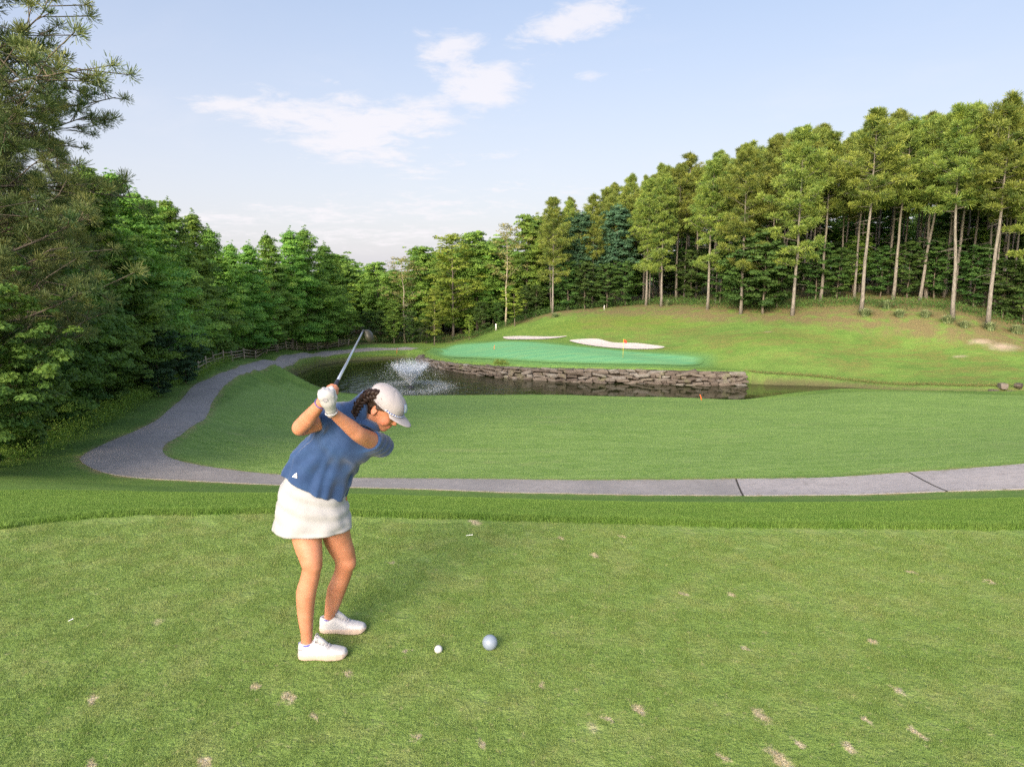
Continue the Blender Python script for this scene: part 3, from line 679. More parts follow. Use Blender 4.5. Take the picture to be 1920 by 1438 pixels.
kind('pine_near', pine, 24, 2, h=24, r=4.0, base=.12, nlimb=100, puffs=17, needles=85, nl=.20, nw=.018, puff=.40, stubs=6, mats=('needlenear', 'bark'))
print('tree kinds', time.time()-T0, sum(len(c[1].polygons)*2 for k in KIND.values() for c in k[1]))
ntree = [0]
def tree(name, kd, x, y, h, label, cat='tree', group=None, var=None, rz=None, wide=1.0, z=None, parts=True, mat=None):
    nom, vs = KIND[kd]; tm, cm = vs[(var if var is not None else ntree[0]) % len(vs)]; ntree[0] += 1
    s = h/nom; z = H1(x, y) if z is None else z
    e = empty(name, (x, y, z), rng.uniform(0, 6.28) if rz is None else rz); e.scale = (s*wide, s*wide, s)
    tag(e, label, cat, group)
    link('trunk', tm, e); link('crown', cm, e)
    return e
def where(px):
    for lim, s in [(1120, 'behind the slim lone pine'), (1190, 'left of the close pair of pines'), (1250, 'behind the close pair of pines'), (1300, 'behind the straight pine on the mound'), (1360, 'behind the pine with the yellow branch'), (1440, 'behind the bushy understory trees'), (1510, 'behind the full-crowned pine'),
                   (1570, 'right of the full-crowned pine'), (1635, 'behind the tall pale pine'), (1700, 'behind the leaning slender pine'), (1750, 'left of the thick bare trunk'), (1810, 'behind the thick bare trunk'), (1860, 'behind the right-leaning pine'), (1920, 'at the right edge of the photo')]:
        if px < lim: return s
    return 'beyond the right edge of the photo'
def atpx(px, D): return (px-960)/FPX*D*1.008, D
def hfor(px, toppy, D):
    x, y = atpx(px, D); return P(px, toppy, D)[2]-H1(x, y)
ORD = ['first', 'second', 'third', 'fourth', 'fifth', 'sixth', 'seventh', 'eighth', 'ninth', 'tenth', 'eleventh', 'twelfth', 'thirteenth', 'fourteenth', 'fifteenth', 'sixteenth', 'seventeenth', 'eighteenth', 'nineteenth', 'twentieth']

# --- left: the big pine at the corner of the picture, and its neighbours
g = 'pines at the near end of the left wood'
tree('pine_tree', 'pine_corner', *atpx(-72, 19.0), 24.0, 'tall long-needled pine reaching past the top left corner of the photo', group=g, var=0, rz=2.2, wide=.92)
tree('pine_tree', 'pine_corner', *atpx(-20, 24.5), 13.0, 'bushy pine standing just beyond the tall corner pine, its top at half height', group=g, var=0, rz=4.4, wide=.95)
tree('pine_tree', 'pine_corner', *atpx(-95, 21.0), 22.0, 'dense pine standing close behind the tall corner pine at the left edge', group=g, var=0, rz=5.4, wide=1.05)
tree('pine_tree', 'pine_near', *atpx(60, 30), hfor(60, 205, 30), 'pine with a dark pointed top between the corner pine and the first broadleaf trees', group=g, var=0, rz=4.0, wide=1.35)
tree('pine_tree', 'pine_near', *atpx(140, 34), hfor(140, 262, 34), 'pine furthest from the corner among the near left pines, spire-topped', group=g, var=1, rz=5.3, wide=1.1)
# --- left: row of broadleaf trees behind the fence
g = 'broadleaf trees lining the left side of the path'
left_row = [(232, 305, 37), (290, 318, 42), (340, 352, 47), (372, 372, 55), (412, 378, 58), (455, 405, 63), (486, 432, 70), (515, 462, 76), (548, 470, 80), (585, 448, 86), (612, 440, 92), (640, 428, 97), (672, 455, 102), (695, 475, 108)]
for i, (px, ty, D) in enumerate(left_row):
    kd = 'broad_near' if D < 60 else 'broad_mid'
    x, y = atpx(px-14, D); x -= np.interp(D, [37, 60, 100], [.6, 3.2, 3.5])
    tree('broadleaf_tree', kd, x, y, hfor(px, ty, D), f'{ORD[i]} pointed green broadleaf tree beside the path, counted from the pines to the far end', group=g, wide=1.15 if i < 4 else 1.05)
g = 'broadleaf trees deeper in the left wood'
for i in range(34):
    D = 26+i*3.2+rng.uniform(-1.5, 1.5); base_px = np.interp(D, [20, 31, 44, 59, 68, 99, 112], [-30, 130, 240, 330, 395, 545, 640])
    off = rng.uniform(3.5, 9); x, y = atpx(base_px, D); x -= off
    sk = np.interp(D, [20, 37, 47, 58, 70, 86, 97, 108], [330, 330, 375, 400, 450, 470, 462, 510])+rng.uniform(0, 30)
    px2 = x/(D*1.008)*FPX+960
    tree('broadleaf_tree', 'broad_mid', x, y, max(6, P(px2, sk, D)[2]-H1(x, y)), 'green broadleaf tree behind the front row of the left wood', group=g, wide=1.15)
# --- left: shrubs at the foot of the wood
g = 'leafy shrubs along the foot of the left wood'
sh = [(-70, 17.5, 4.6), (10, 21.5, 4.3), (-30, 24.5, 6.8), (62, 26, 5.2), (120, 27.5, 4.4), (25, 29, 7.4), (110, 31.5, 7.2), (185, 32.5, 4.2), (170, 36, 7.4), (232, 38, 4.4), (262, 42.5, 4.8), (225, 43, 6.8), (300, 45.5, 4.0), (330, 53, 4.4), (365, 57, 4.2), (140, 40, 8.6), (60, 36, 8.6)]
shl = ['leafy shrub at the left edge of the photo, nearest the camera', 'low leafy shrub over the weeds at the left edge', 'tall shrub at the left edge under the pines', 'rounded shrub in front of the pines above the dark hollow', 'spreading shrub hanging over the tall weeds', 'tall leafy shrub filling in under the spire-topped pine',
       'tall shrub left of the first broadleaf trees', 'low shrub where the tall weeds thin out', 'tall leafy shrub below the first pointed broadleaf tree', 'low shrub just left of the blue-green vine', 'small shrub behind the blue-green vine', 'tall shrub below the second pointed broadleaf tree',
       'small shrub right of the blue-green vine near the first fence posts', 'small shrub behind the near end of the fence', 'small shrub behind the middle of the fence', 'tallest shrub below the first pointed tree, rising above its neighbours', 'tallest shrub near the left edge, between the pines']
for (px, D, h), lb in zip(sh, shl):
    tree('shrub', 'bush', *atpx(px, D), h, lb, 'shrub', g, wide=1.0 if h < 6 else .9)
tree('vine_covered_shrub', 'blue_bush', *atpx(292, 38.5), 3.9, 'dark blue-green vine-covered shrub between path and left wood', 'shrub', 'blue-green vine mounds')
tree('vine_covered_shrub', 'blue_bush', *atpx(345, 45.5), 3.8, 'smaller blue-green vine mound beside the first fence posts', 'shrub', 'blue-green vine mounds')
# --- centre: the mixed wood at the far end of the path
ctr = [
    ('broad_round', 715, 490, 118, 'round olive tree at the far end of the path', 1.0, None), ('tan_tree', 760, 478, 112, 'sparse tan-leaved tree with bare spreading limbs at the far end of the path', 1.2, None),
    ('broad_round', 740, 560, 110, 'small round tree low in the dark gap behind the path end', .9, None), ('broad_round', 795, 460, 116, 'dense green tree right of the tan tree', 1.0, None),
    ('broad_warm', 850, 438, 112, 'large bright green rounded tree behind the left end of the green', 1.15, None), ('broad_warm', 815, 540, 107, 'medium yellow-green tree low in front of the large bright tree', .95, None),
    ('broad_round', 895, 432, 118, 'dark green tree behind the large bright rounded tree', 1.0, None), ('tan_tree', 948, 415, 113, 'slim pale-limbed tree with thin tan foliage above the small layered tree', 1.0, None),
    ('layered', 965, 540, 110, 'small bright green tree with flat layered branches on the bank', 1.1, None), ('broad_round', 985, 400, 121, 'tall dark tree with pointed top near the start of the pines', .8, None),
    ('broad_warm', 880, 590, 106.5, 'low sunlit sapling beside the white marker post', .9, None), ('broad_round', 925, 500, 119, 'dark tree filling the gap behind the slim pale-limbed tree', 1.0, None)]
for kd, px, ty, D, lb, w_, _ in ctr:
    x, y = atpx(px, D); tree({'layered': 'layered_tree', 'tan_tree': 'sparse_tree'}.get(kd, 'broadleaf_tree'), kd, x, y, hfor(px, ty, D), lb, group='mixed trees between the path end and the pines', wide=w_)
g = 'trees filling the far end of the valley'
for i in range(44):
    px = rng.uniform(640, 1010); D = rng.uniform(119, 150); x, y = atpx(px, D)
    ty = np.interp(px, [640, 700, 760, 850, 920, 1010], [478, 486, 484, 462, 450, 430])+rng.uniform(-4, 36)
    tree('broadleaf_tree', 'broad_round' if i % 3 else 'broad_mid', x, y, max(6, hfor(px, ty, D)), 'dark broadleaf tree deep in the wood behind the valley end', group=g, wide=1.35)
g = 'small dark trees under the far wood'
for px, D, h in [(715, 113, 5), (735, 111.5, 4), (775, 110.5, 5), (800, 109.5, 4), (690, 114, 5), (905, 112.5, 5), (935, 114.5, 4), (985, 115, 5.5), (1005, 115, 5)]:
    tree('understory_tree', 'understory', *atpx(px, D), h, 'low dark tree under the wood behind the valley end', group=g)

# --- right: the pine wood on the hill
g = 'pines of the front row on the right hill'
front = [(1035, 378, 113, 'pine_low'), (1208, 345, 112, 'pine_low'), (1236, 338, 110, 'pine_low'), (1264, 318, 116, 'pine'), (1322, 308, 103.5, 'pine_low'), (1384, 290, 99, 'pine_low'), (1480, 250, 95, 'pine_low'), (1530, 262, 100, 'pine'), (1607, 218, 92, 'pine'), (1664, 238, 96, 'pine'), (1725, 228, 97, 'pine'), (1778, 212, 86, 'pine'), (1845, 200, 84.2, 'pine'), (1935, 190, 83, 'pine_low')]
fl = ['slim pine standing alone at the left foot of the hill wood', 'left one of the close pair of pines at the top of the mound', 'right one of the close pair of pines at the top of the mound', 'straight pine just behind the close pair on the mound', 'pine with a yellow lower branch left of the bushy understory trees', 'pine rising out of the bushy understory trees',
      'full-crowned pine with pale trunk just right of the bushy understory', 'slender pine set back right of the full-crowned pine', 'tall pale pine with thick bare trunk left of the grass clumps', 'leaning slender pine behind the first grass clumps', 'slender pine set back between the two thick bare trunks', 'tall pine with thick bare trunk among the grass clumps',
      'right-leaning pale pine nearest the sandy scar', 'pine at the right edge of the photo with low green boughs']
for (px, ty, D, kd), lb in zip(front, fl):
    x, y = atpx(px, D); rz = rng.uniform(0, 6.28)
    e = tree('pine_tree', kd, x, y, hfor(px, ty, D)*1.02, lb, group=g, rz=rz, wide=1.15)
    ln = math.radians(np.interp(px, [1000, 1500, 1850], [0, .3, 2.6])); e.rotation_euler = (0, ln, rz)
g = 'pines standing in the depth of the right wood'
skyx = [1000, 1035, 1100, 1160, 1200, 1240, 1300, 1350, 1400, 1450, 1500, 1560, 1620, 1700, 1800, 1850, 1920, 2100, 2400]
skyy = [392, 388, 372, 345, 330, 305, 285, 292, 262, 252, 245, 240, 222, 222, 208, 202, 205, 195, 190]
edge_px = [1000, 1035, 1130, 1235, 1320, 1477, 1605, 1775, 1838, 1950, 2300]; edge_D = [116, 115, 112, 112, 105, 98, 95, 89, 87, 86, 82]
placed = [atpx(p[0], p[2]) for p in front]; tries = 0; npine = 0
while npine < 150 and tries < 6000:
    tries += 1
    px = rng.uniform(1000, 2250); D0 = np.interp(px, edge_px, edge_D); D = D0+2+rng.uniform(0, 1)**1.15*42
    x, y = atpx(px, D)
    if min((x-a)**2+(y-b)**2 for a, b in placed) < 2.9**2: continue
    placed.append((x, y)); npine += 1
    dd = D-D0
    sk = np.interp(px, skyx, skyy)+(rng.uniform(2, 60) if rng.random() < .8 else rng.uniform(-10, 5))
    h = min(hfor(px, sk, D), 30)
    e = tree('pine_tree', 'pine', x, y, h, 'slender pine deep in the hill wood, '+where(px), group=g, wide=rng.uniform(.80, 1.12)); e.rotation_euler = (rng.normal(0, .018), rng.normal(0, .018), rng.uniform(0, 6.28))
print('pines', npine, tries)
for px, ty, D, lb in [(1085, 398, 117, 'tall blue-green broadleaf tree right of the slim lone pine'), (1150, 385, 117, 'second tall blue-green broadleaf tree, left of the close pair of pines')]:
    x, y = atpx(px, D); tree('broadleaf_tree', 'blue_tree', x, y, hfor(px, ty, D), lb, group='blue-green broadleaf trees at the left end of the pine wood', wide=.95)
# understory beneath the pines
und = [(1095, 113.5, 7.5), (1135, 113, 7), (1170, 114, 7), (1062, 115, 8), (1290, 111, 8), (1345, 106, 7.5), (1400, 103, 8.5), (1425, 97.5, 11.5), (1385, 100, 11), (1450, 100, 9), (1520, 101, 8.5), (1560, 100, 7), (1640, 99.5, 7), (1690, 97, 7.5), (1740, 96, 8), (1815, 91, 8), (1870, 88, 7), (1910, 86, 7.5), (1950, 85, 8), (2010, 85, 8)]
ul = ['dark tree behind the slim lone pine', 'dark tree right of the slim lone pine', 'dark tree left of the close pair of pines', 'bluish tree at the left end of the pine wood', 'dark tree behind the straight pine on the mound', 'small tree behind the pine with the yellow branch', 'tree at the left side of the bushy understory group', 'largest bushy dark green tree in front of the pine trunks', 'bushy tree behind the largest understory tree', 'bushy tree left of the full-crowned pine',
      'bright-leaved tree right of the full-crowned pine', 'low tree left of the tall pale pine', 'low tree between the tall pale pine and the grass clumps', 'low tree behind the leaning slender pine', 'dark tree right of the leaning slender pine', 'dark tree left of the right-leaning pine', 'dark tree right of the right-leaning pine', 'bushy dark tree near the right edge behind the grass clumps', 'bushy dark tree at the right edge of the photo', 'dark tree just past the right edge']
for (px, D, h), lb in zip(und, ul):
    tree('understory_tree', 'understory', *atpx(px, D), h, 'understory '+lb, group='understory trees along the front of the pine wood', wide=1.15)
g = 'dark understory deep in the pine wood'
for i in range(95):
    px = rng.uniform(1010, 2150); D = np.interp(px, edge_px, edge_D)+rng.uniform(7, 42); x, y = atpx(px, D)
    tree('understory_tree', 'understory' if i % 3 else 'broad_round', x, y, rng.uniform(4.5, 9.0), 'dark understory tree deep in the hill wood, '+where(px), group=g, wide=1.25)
g = 'broadleaf trees at the back of the right wood'
for i in range(40):
    px = 1010+i*31+rng.uniform(-12, 12); D = np.interp(px, edge_px, edge_D)+rng.uniform(42, 62); x, y = atpx(px, D)
    tree('broadleaf_tree', 'broad_round', x, y, rng.uniform(13, 17), 'dark tree at the back of the hill wood, '+where(px), group=g, wide=1.5)
print('trees', ntree[0], time.time()-T0)

# ------------------------------------------------------------------ dry stone wall
def stone_variant(i):
    r_ = np.random.default_rng(100+i)
    g = np.array([(x, y, z) for x in (-1, 0, 1) for y in (-1, 0, 1) for z in (-1, 0, 1) if (x, y, z) != (0, 0, 0)], float)
    ids = {tuple(p): k for k, p in enumerate(g.astype(int))}
    F = []
    for ax in range(3):
        o = [a for a in range(3) if a != ax]
        for s in (-1, 1):
            for u in (-1, 0):
                for v in (-1, 0):
                    q = []
                    for du, dv in ((0, 0), (1, 0), (1, 1), (0, 1)):
                        c = [0, 0, 0]; c[ax] = s; c[o[0]] = u+du; c[o[1]] = v+dv; q.append(ids[tuple(c)])
                    F.append(q if (s > 0) ^ (ax == 1) else q[::-1])
    n4 = (np.abs(g)**5).sum(1)**.2
    V = g/n4[:, None]*.5*np.array([1, 1, 1]); V *= 1+r_.normal(0, .05, V.shape); V[:, 0] += V[:, 2]*r_.normal(0, .18); V[:, 2] += V[:, 0]*r_.normal(0, .10)
    return mesh_np('stone', V, np.array(F), M['stone'], False)
m, t, out = mat_new('weathered_stone'); p = opos(t); oi = t.node('ShaderNodeObjectInfo').outputs['Random']
n = t.noise(wpos(t), 2.5, 5, .65); col = t.mix(oi, (.080, .064, .054), (.180, .152, .128)); oi2 = t.math('FRACT', t.math('MULTIPLY', oi, 7.3))
col = t.mix(t.map(oi2, .7, 1.0, 0, .8), col, (.25, .235, .215)); col = t.mix(t.map(n, .4, .7, 0, .6), col, (.10, .085, .07)); col = t.mix(t.map(t.noise(wpos(t), .8, 3), .55, .75, 0, .4), col, (.20, .22, .10))
principled(t, out, col, .85, n, .8, .04, spec=.2); M['stone'] = m
STV = [stone_variant(i) for i in range(7)]
m, t, out = mat_new('wall_earth'); principled(t, out, t.mix(t.noise(wpos(t), 3, 4), (.05, .04, .03), (.10, .08, .055)), .95); M['earth'] = m
wl = resample(spline(wall_line, 12), 240); dl = np.concatenate([[0], np.cumsum(np.linalg.norm(np.diff(wl, axis=0), axis=1))])
topz_c = np.array([P(a, tp, y_+.5)[2] for (a, b, c), (x_, y_), tp in zip(WALL_BASE, wall_line, wall_top)])
wkeys = [np.argmin(np.hypot(*(wl-w_).T)) for w_ in wall_line]
topz = np.interp(np.arange(240), sorted(wkeys), topz_c[np.argsort(wkeys)])
tanv = unit(np.gradient(wl, axis=0)); outn = np.stack([-tanv[:, 1], tanv[:, 0]], 1)
cen = pond.mean(0)
if ((cen-wl[60])@outn[60]) < 0: outn = -outn
wall = tag(empty('stone_wall', (wl[100][0], wl[100][1], WATER_Z)), 'long dry-stacked stone retaining wall between the pond and the putting green', 'wall')
woff = np.array(wall.location)
def wall_at(s):
    f = np.interp(s, dl, np.arange(240)); i = int(min(f, 238.9)); u = f-i
    return wl[i]*(1-u)+wl[i+1]*u, outn[i], tanv[i], topz[i]*(1-u)+topz[i+1]*u
core = []
for i in range(0, 240, 3): core.append((wl[i]-outn[i]*.25, topz[i]-.08))
cv = np.array([[*c, WATER_Z-.5] for c, z in core]+[[*c, z] for c, z in core]+[[*(c-outn[min(239, 3*k)]*.9), z+.02] for k, (c, z) in enumerate(core)])-woff
nc_ = len(core); cf = np.array([[k, k+1, nc_+k+1, nc_+k] for k in range(nc_-1)]+[[nc_+k, nc_+k+1, 2*nc_+k+1, 2*nc_+k] for k in range(nc_-1)])
link('earth_backing', mesh_np('earth_backing', cv, cf, M['earth']), wall)
ncourse = 6; nst = 0
for c in range(ncourse):
    s = rng.uniform(-.3, 0)
    while s < dl[-1]:
        w_ = rng.uniform(.5, 1.75)*(1.0 if c < 4 else 1.1); (q, o_, tn, tz) = wall_at(np.clip(s+w_/2, 0, dl[-1]))
        hgt = (tz-(WATER_Z-.15))/ncourse; hh = hgt*(rng.uniform(.85, 1.3) if rng.random() < .75 else rng.uniform(1.4, 2.0))
        if hgt < .08: s += w_; continue
        st = link('stone', STV[int(rng.integers(7))], wall); nst += 1
        zc = min(WATER_Z-.15+hgt*(c+.5)+rng.normal(0, .05)+.06*math.sin(s*.9+c*2), tz-hh*.42)
        pos = np.array([*(q+o_*(.30-.07*c+rng.normal(0, .05))), zc])-woff
        st.location = pos; st.scale = (w_*1.03, rng.uniform(.55, .8), hh); st.rotation_euler = (rng.normal(0, .05), rng.normal(0, .11), math.atan2(tn[1], tn[0])+rng.normal(0, .06))
        s += w_
print('stones', nst)

# ------------------------------------------------------------------ split rail fence
m, t, out = mat_new('weathered_wood'); p = opos(t); n = t.noise(t.scale(p, (3, 3, 14)), 3, 4, .6)
principled(t, out, t.mix(t.map(n, .3, .7), (.24, .19, .15), (.45, .38, .31)), .9, n, .6, .01, spec=.1); M['wood'] = m
fp = [(356, 704, 50), (372, 698, 52.5), (387, 693, 55.5), (402, 688, 59), (419, 682, 63), (436, 677, 67.5), (458, 672, 73), (479, 669, 78), (500, 666, 82.5), (521, 664, 86.5), (538, 662.5, 90), (557, 661, 93), (576, 659.5, 96), (596, 658, 99), (615, 656, 102), (635, 654, 105), (654, 652, 107)]
fpts = []
for a, b, d in fp: q = P(a, b, d); fpts.append(np.array([q[0], q[1], H1(q[0], q[1])]))
fence = tag(empty('rail_fence', fpts[0]), 'weathered split-rail wooden fence following the far left side of the path', 'fence')
f0 = np.array(fence.location)
pa_ = Acc(); pa_.tube(np.array([[0, 0, -.3], [.01, 0, .5], [0, .01, 1.02], [0, 0, 1.10]]), [.085, .08, .075, .04], 7); postm = pa_.mesh('post', M['wood'])
for q in fpts:
    o = link('post', postm, fence); o.location = q-f0; o.rotation_euler = (rng.normal(0, .05), rng.normal(0, .05), rng.uniform(0, 6)); o.scale = (1, 1, rng.uniform(.9, 1.18))
for i in range(len(fpts)-1):
    for z in (.30, .62, .94):
        a = fpts[i]+[0, 0, z+rng.normal(0, .04)]-f0; b = fpts[i+1]+[0, 0, z+rng.normal(0, .05)]-f0; c = (a+b)/2+[0, 0, -.03]
        ra = Acc(); ra.tube(np.array([a, c, b]), [.045, .055, .045], 6); link('rail', ra.mesh('rail', M['wood']), fence)

# ------------------------------------------------------------------ fountain
m, t, out = mat_new('fountain_spray'); d = t.node('ShaderNodeBsdfPrincipled'); d.inputs['Base Color'].default_value = (.86, .90, .95, 1); d.inputs['Roughness'].default_value = .3
tr = t.node('ShaderNodeBsdfTranslucent'); tr.inputs[0].default_value = (.9, .93, .97, 1); mx = t.node('ShaderNodeMixShader'); mx.inputs[0].default_value = .5
t.l.new(d.outputs[0], mx.inputs[1]); t.l.new(tr.outputs[0], mx.inputs[2]); t.l.new(mx.outputs[0], out.inputs[0]); M['spray'] = m
m, t, out = mat_new('dark_plastic'); principled(t, out, (.03, .03, .035), .4); M['dark_plastic'] = m
fo = tag(empty('fountain', (FOUNT[0], FOUNT[1], WATER_Z)), 'floating pond fountain throwing a V-shaped plume of white water', 'fountain')
na = Acc(); th = np.linspace(0, 2*np.pi, 15); na.tube(np.array([[0, 0, -.15], [0, 0, .02], [0, 0, .10], [0, 0, .2]]), [.42, .42, .18, .07], 14); link('nozzle_float', na.mesh('nozzle_float', M['dark_plastic']), fo)
def drops(n, fn, size, name, stretch=1.6):
    Pn, Vn = fn(n); vd = unit(Vn); side = unit(np.cross(vd, rng.normal(size=(n, 3)))); s2 = np.cross(vd, side)
    s = size*rng.uniform(.5, 1.5, n)[:, None]
    V = np.stack([Pn+vd*s*stretch, Pn+side*s*.6, Pn-side*s*.3+s2*s*.52, Pn-side*s*.3-s2*s*.52], 1).reshape(-1, 3)
    b = np.arange(n)[:, None]*4; F = np.concatenate([b+np.array([0, 1, 2]), b+np.array([0, 2, 3]), b+np.array([0, 3, 1]), b+np.array([1, 3, 2])])
    o = link(name, mesh_np(name, V, F, M['spray'], False), fo); tag(o, kind='stuff'); return o
def plume(n):
    v = 7.3*rng.uniform(.84, 1.03, n); th_ = np.where(rng.random(n) < .7, rng.normal(.44, .035, n), np.abs(rng.normal(.28, .12, n))); az = rng.uniform(0, 2*np.pi, n); az = np.round(az/(2*np.pi)*26)/26*2*np.pi+rng.normal(0, .05, n)
    tl = 2*v*np.cos(th_)/9.8; t_ = tl*np.where(rng.random(n) < .95, .46*rng.uniform(0, 1, n)**1.25, rng.uniform(.5, 1, n)); r = v*np.sin(th_)*t_; z = v*np.cos(th_)*t_-4.9*t_**2+.18
    jit = (t_*.11)[:, None]*rng.normal(0, 1, (n, 3))
    return np.stack([r*np.cos(az), r*np.sin(az), z], 1)+jit, np.stack([v*np.sin(th_)*np.cos(az), v*np.sin(th_)*np.sin(az), v*np.cos(th_)-9.8*t_], 1)
def splash(n):
    r = np.abs(rng.normal(3.3, .8, n)); az = rng.uniform(0, 2*np.pi, n); z = np.abs(rng.normal(0, .04, n))+.02
    return np.stack([r*np.cos(az), r*np.sin(az), z], 1), rng.normal(size=(n, 3))+[0, 0, 1]
def core_(n):
    t_ = rng.uniform(0, .32, n); v = 6.8; th_ = np.abs(rng.normal(.40, .12, n)); az = rng.uniform(0, 6.283, n); r = v*np.sin(th_)*t_
    return np.stack([r*np.cos(az), r*np.sin(az), v*np.cos(th_)*t_-4.9*t_**2+.15], 1), np.stack([np.cos(az)*.4, np.sin(az)*.4, np.ones(n)], 1)
drops(36000, plume, .024, 'water_plume'); drops(20000, core_, .030, 'water_jet'); drops(9000, splash, .017, 'splash_ring')

# ------------------------------------------------------------------ small things on the course
def plain(name, c, rough=.5, **kw):
    m, t, out = mat_new(name); principled(t, out, c, rough, **kw); M[name] = m; return m
plain('yellow_paint', (.80, .55, .05)); plain('red_cloth', (.70, .05, .02), .8); plain('white_paint', (.75, .73, .70)); plain('orange_paint', (.85, .16, .03)); plain('hole_dark', (.02, .02, .02))
fx, fy = P(1168, 672, 78)[:2]; fl_ = tag(empty('golf_flag', (fx, fy, H1(fx, fy)+.05)), 'yellow flagstick with small red flag standing on the putting green', 'flag')
a = Acc(); a.tube(np.array([[0, 0, 0], [0, 0, 2.15]]), .022, 6); link('pole', a.mesh('pole', M['yellow_paint']), fl_)
uu = np.linspace(0, 1, 9); gv = []
for u in uu:
    for v_ in np.linspace(0, 1, 5): gv.append((.02+u*.42*(1-.25*v_), .05*math.sin(u*7+v_), 2.12-.38*v_-u*.12*(1-v_)-.10*u*u))
i = (np.arange(8)[:, None]*5+np.arange(4)[None]).ravel()
link('flag_cloth', mesh_np('flag_cloth', np.array(gv), np.stack([i, i+1, i+6, i+5], 1), M['red_cloth'], True), fl_)
def stake(px, py, D, h, r, mat, name, label, cat='stake', lean=0.0):
    x, y = P(px, py, D)[:2]; a = Acc(); a.tube(np.array([[0, 0, -.1], [lean*h*.5, 0, h*.5], [lean*h, 0, h*.96], [lean*h, 0, h]]), [r, r, r*.95, r*.55], 8)
    return tag(link(name, a.mesh(name, M[mat])), label, cat), (x, y)
for args in [(930, 618, 111, 1.05, .13, 'white_paint', 'marker_post', 'white marker post at the foot of the wood left of the bunkers', 'post'), (1133, 570, 111, .75, .05, 'white_paint', 'boundary_stake', 'thin white stake at the top of the mound beside the wood', 'stake'),
             (1316, 748, 59, .50, .035, 'orange_paint', 'hazard_stake', 'short leaning orange-red stake at the near edge of the pond', 'stake', -.35), (926, 670, 87.5, .6, .03, 'orange_paint', 'hazard_stake', 'short orange stake on the left slope of the green above the wall', 'stake', .15),
             (744, 677, 94.5, .9, .02, 'orange_paint', 'hazard_stake', 'thin orange stake on the far shore of the pond behind the fountain', 'stake', .1)]:
    o, (x, y) = stake(*args); o.location = (x, y, H1(x, y))

# ornamental grass clumps
m, t, out = mat_new('clump_grass'); col = t.mix(attr(t, 'tint'), (.09, .15, .06), (.27, .31, .15)); principled(t, out, col, .7, spec=.2); M['clump'] = m
def clump_mesh(i, n=420, h=1.0, r=.55):
    a0 = rng.uniform(0, 6.28, n); lean = np.abs(rng.normal(.0, .62, n)); hh = h*rng.uniform(.55, 1.1, n); b = rng.normal(0, r*.22, (n, 2))
    d = np.stack([np.cos(a0), np.sin(a0)], 1); sd2 = np.stack([-d[:, 1], d[:, 0]], 1)*.016
    p0 = np.column_stack([b, np.full(n, -.05)]); p1 = np.column_stack([b+d*(lean*hh*.45)[:, None], hh*.62]); p2 = np.column_stack([b+d*(lean*hh*1.15)[:, None], hh*(1-.3*lean)])
    s3 = np.column_stack([sd2, np.zeros(n)]); V = np.stack([p0-s3, p0+s3, p1+s3, p1-s3, p2], 1).reshape(-1, 3); k = np.arange(n)[:, None]*5
    tn = np.repeat(rng.uniform(0, 1, n), 5)
    return mesh_np('grass_clump', V, [k+np.array([0, 1, 2, 3]), k+np.array([3, 2, 4])], M['clump'], False, {'tint': tn})
CL = [clump_mesh(i) for i in range(4)]
cls = [(1622, 592, 90.5, 1.25, 'grass clump just right of the tall pale pine'), (1662, 578, 95, 1.3, 'grass clump highest up the slope, beneath the leaning slender pine'), (1686, 594, 89.5, 1.15, 'grass clump midway between the tall pale pine and the thick bare trunk'), (1735, 595, 87.5, 1.15, 'grass clump just left of the thick bare trunk'),
       (1777, 605, 83.5, 1.2, 'grass clump at the foot of the thick bare trunk'), (1808, 614, 84.5, 1.0, 'small grass clump left of the right-leaning pine'), (1856, 619, 83, 1.25, 'grass clump just right of the right-leaning pine'), (1906, 625, 82, 1.3, 'grass clump nearest the right edge of the photo'), (1251, 573, 108, 1.1, 'lone grass clump right of the close pair of pines on the mound'), (1040, 595, 109, .9, 'lone grass clump at the foot of the slim lone pine')]
for k, (px, py, D, s, lb) in enumerate(cls):
    x, y = hit(px, py, D); o = tag(link('grass_clump', CL[k % 4]), lb, 'grass clump', 'ornamental grass clumps on the right slope'); o.location = (x, y, H1(x, y)); o.scale = (s*1.15, s*1.15, s*.9); o.rotation_euler = (0, 0, rng.uniform(0, 6))
# dark rocks where the creek leaves on the right
for k, (px, py, D, s) in enumerate([(1862, 740, 64.6, .55), (1878, 739.5, 64.9, .7), (1893, 740, 64.4, .5), (1908, 739, 64.8, .65), (1846, 741.5, 64.4, .4)]):
    x, y = P(px, py, D)[:2]; o = link('creek_rock', STV[k]); o.location = (x, y, max(WATER_Z, H1(x, y))+.14); o.scale = (s*1.7, s, s*.8); o.rotation_euler = (0, 0, k*1.3)
    tag(o, ['dark creek rock second from the left', 'largest dark creek rock in the row', 'small dark creek rock right of the largest', 'dark creek rock nearest the right edge', 'smallest dark creek rock'][k]+' at the right end of the water', 'rock', 'dark rocks along the creek at the right')
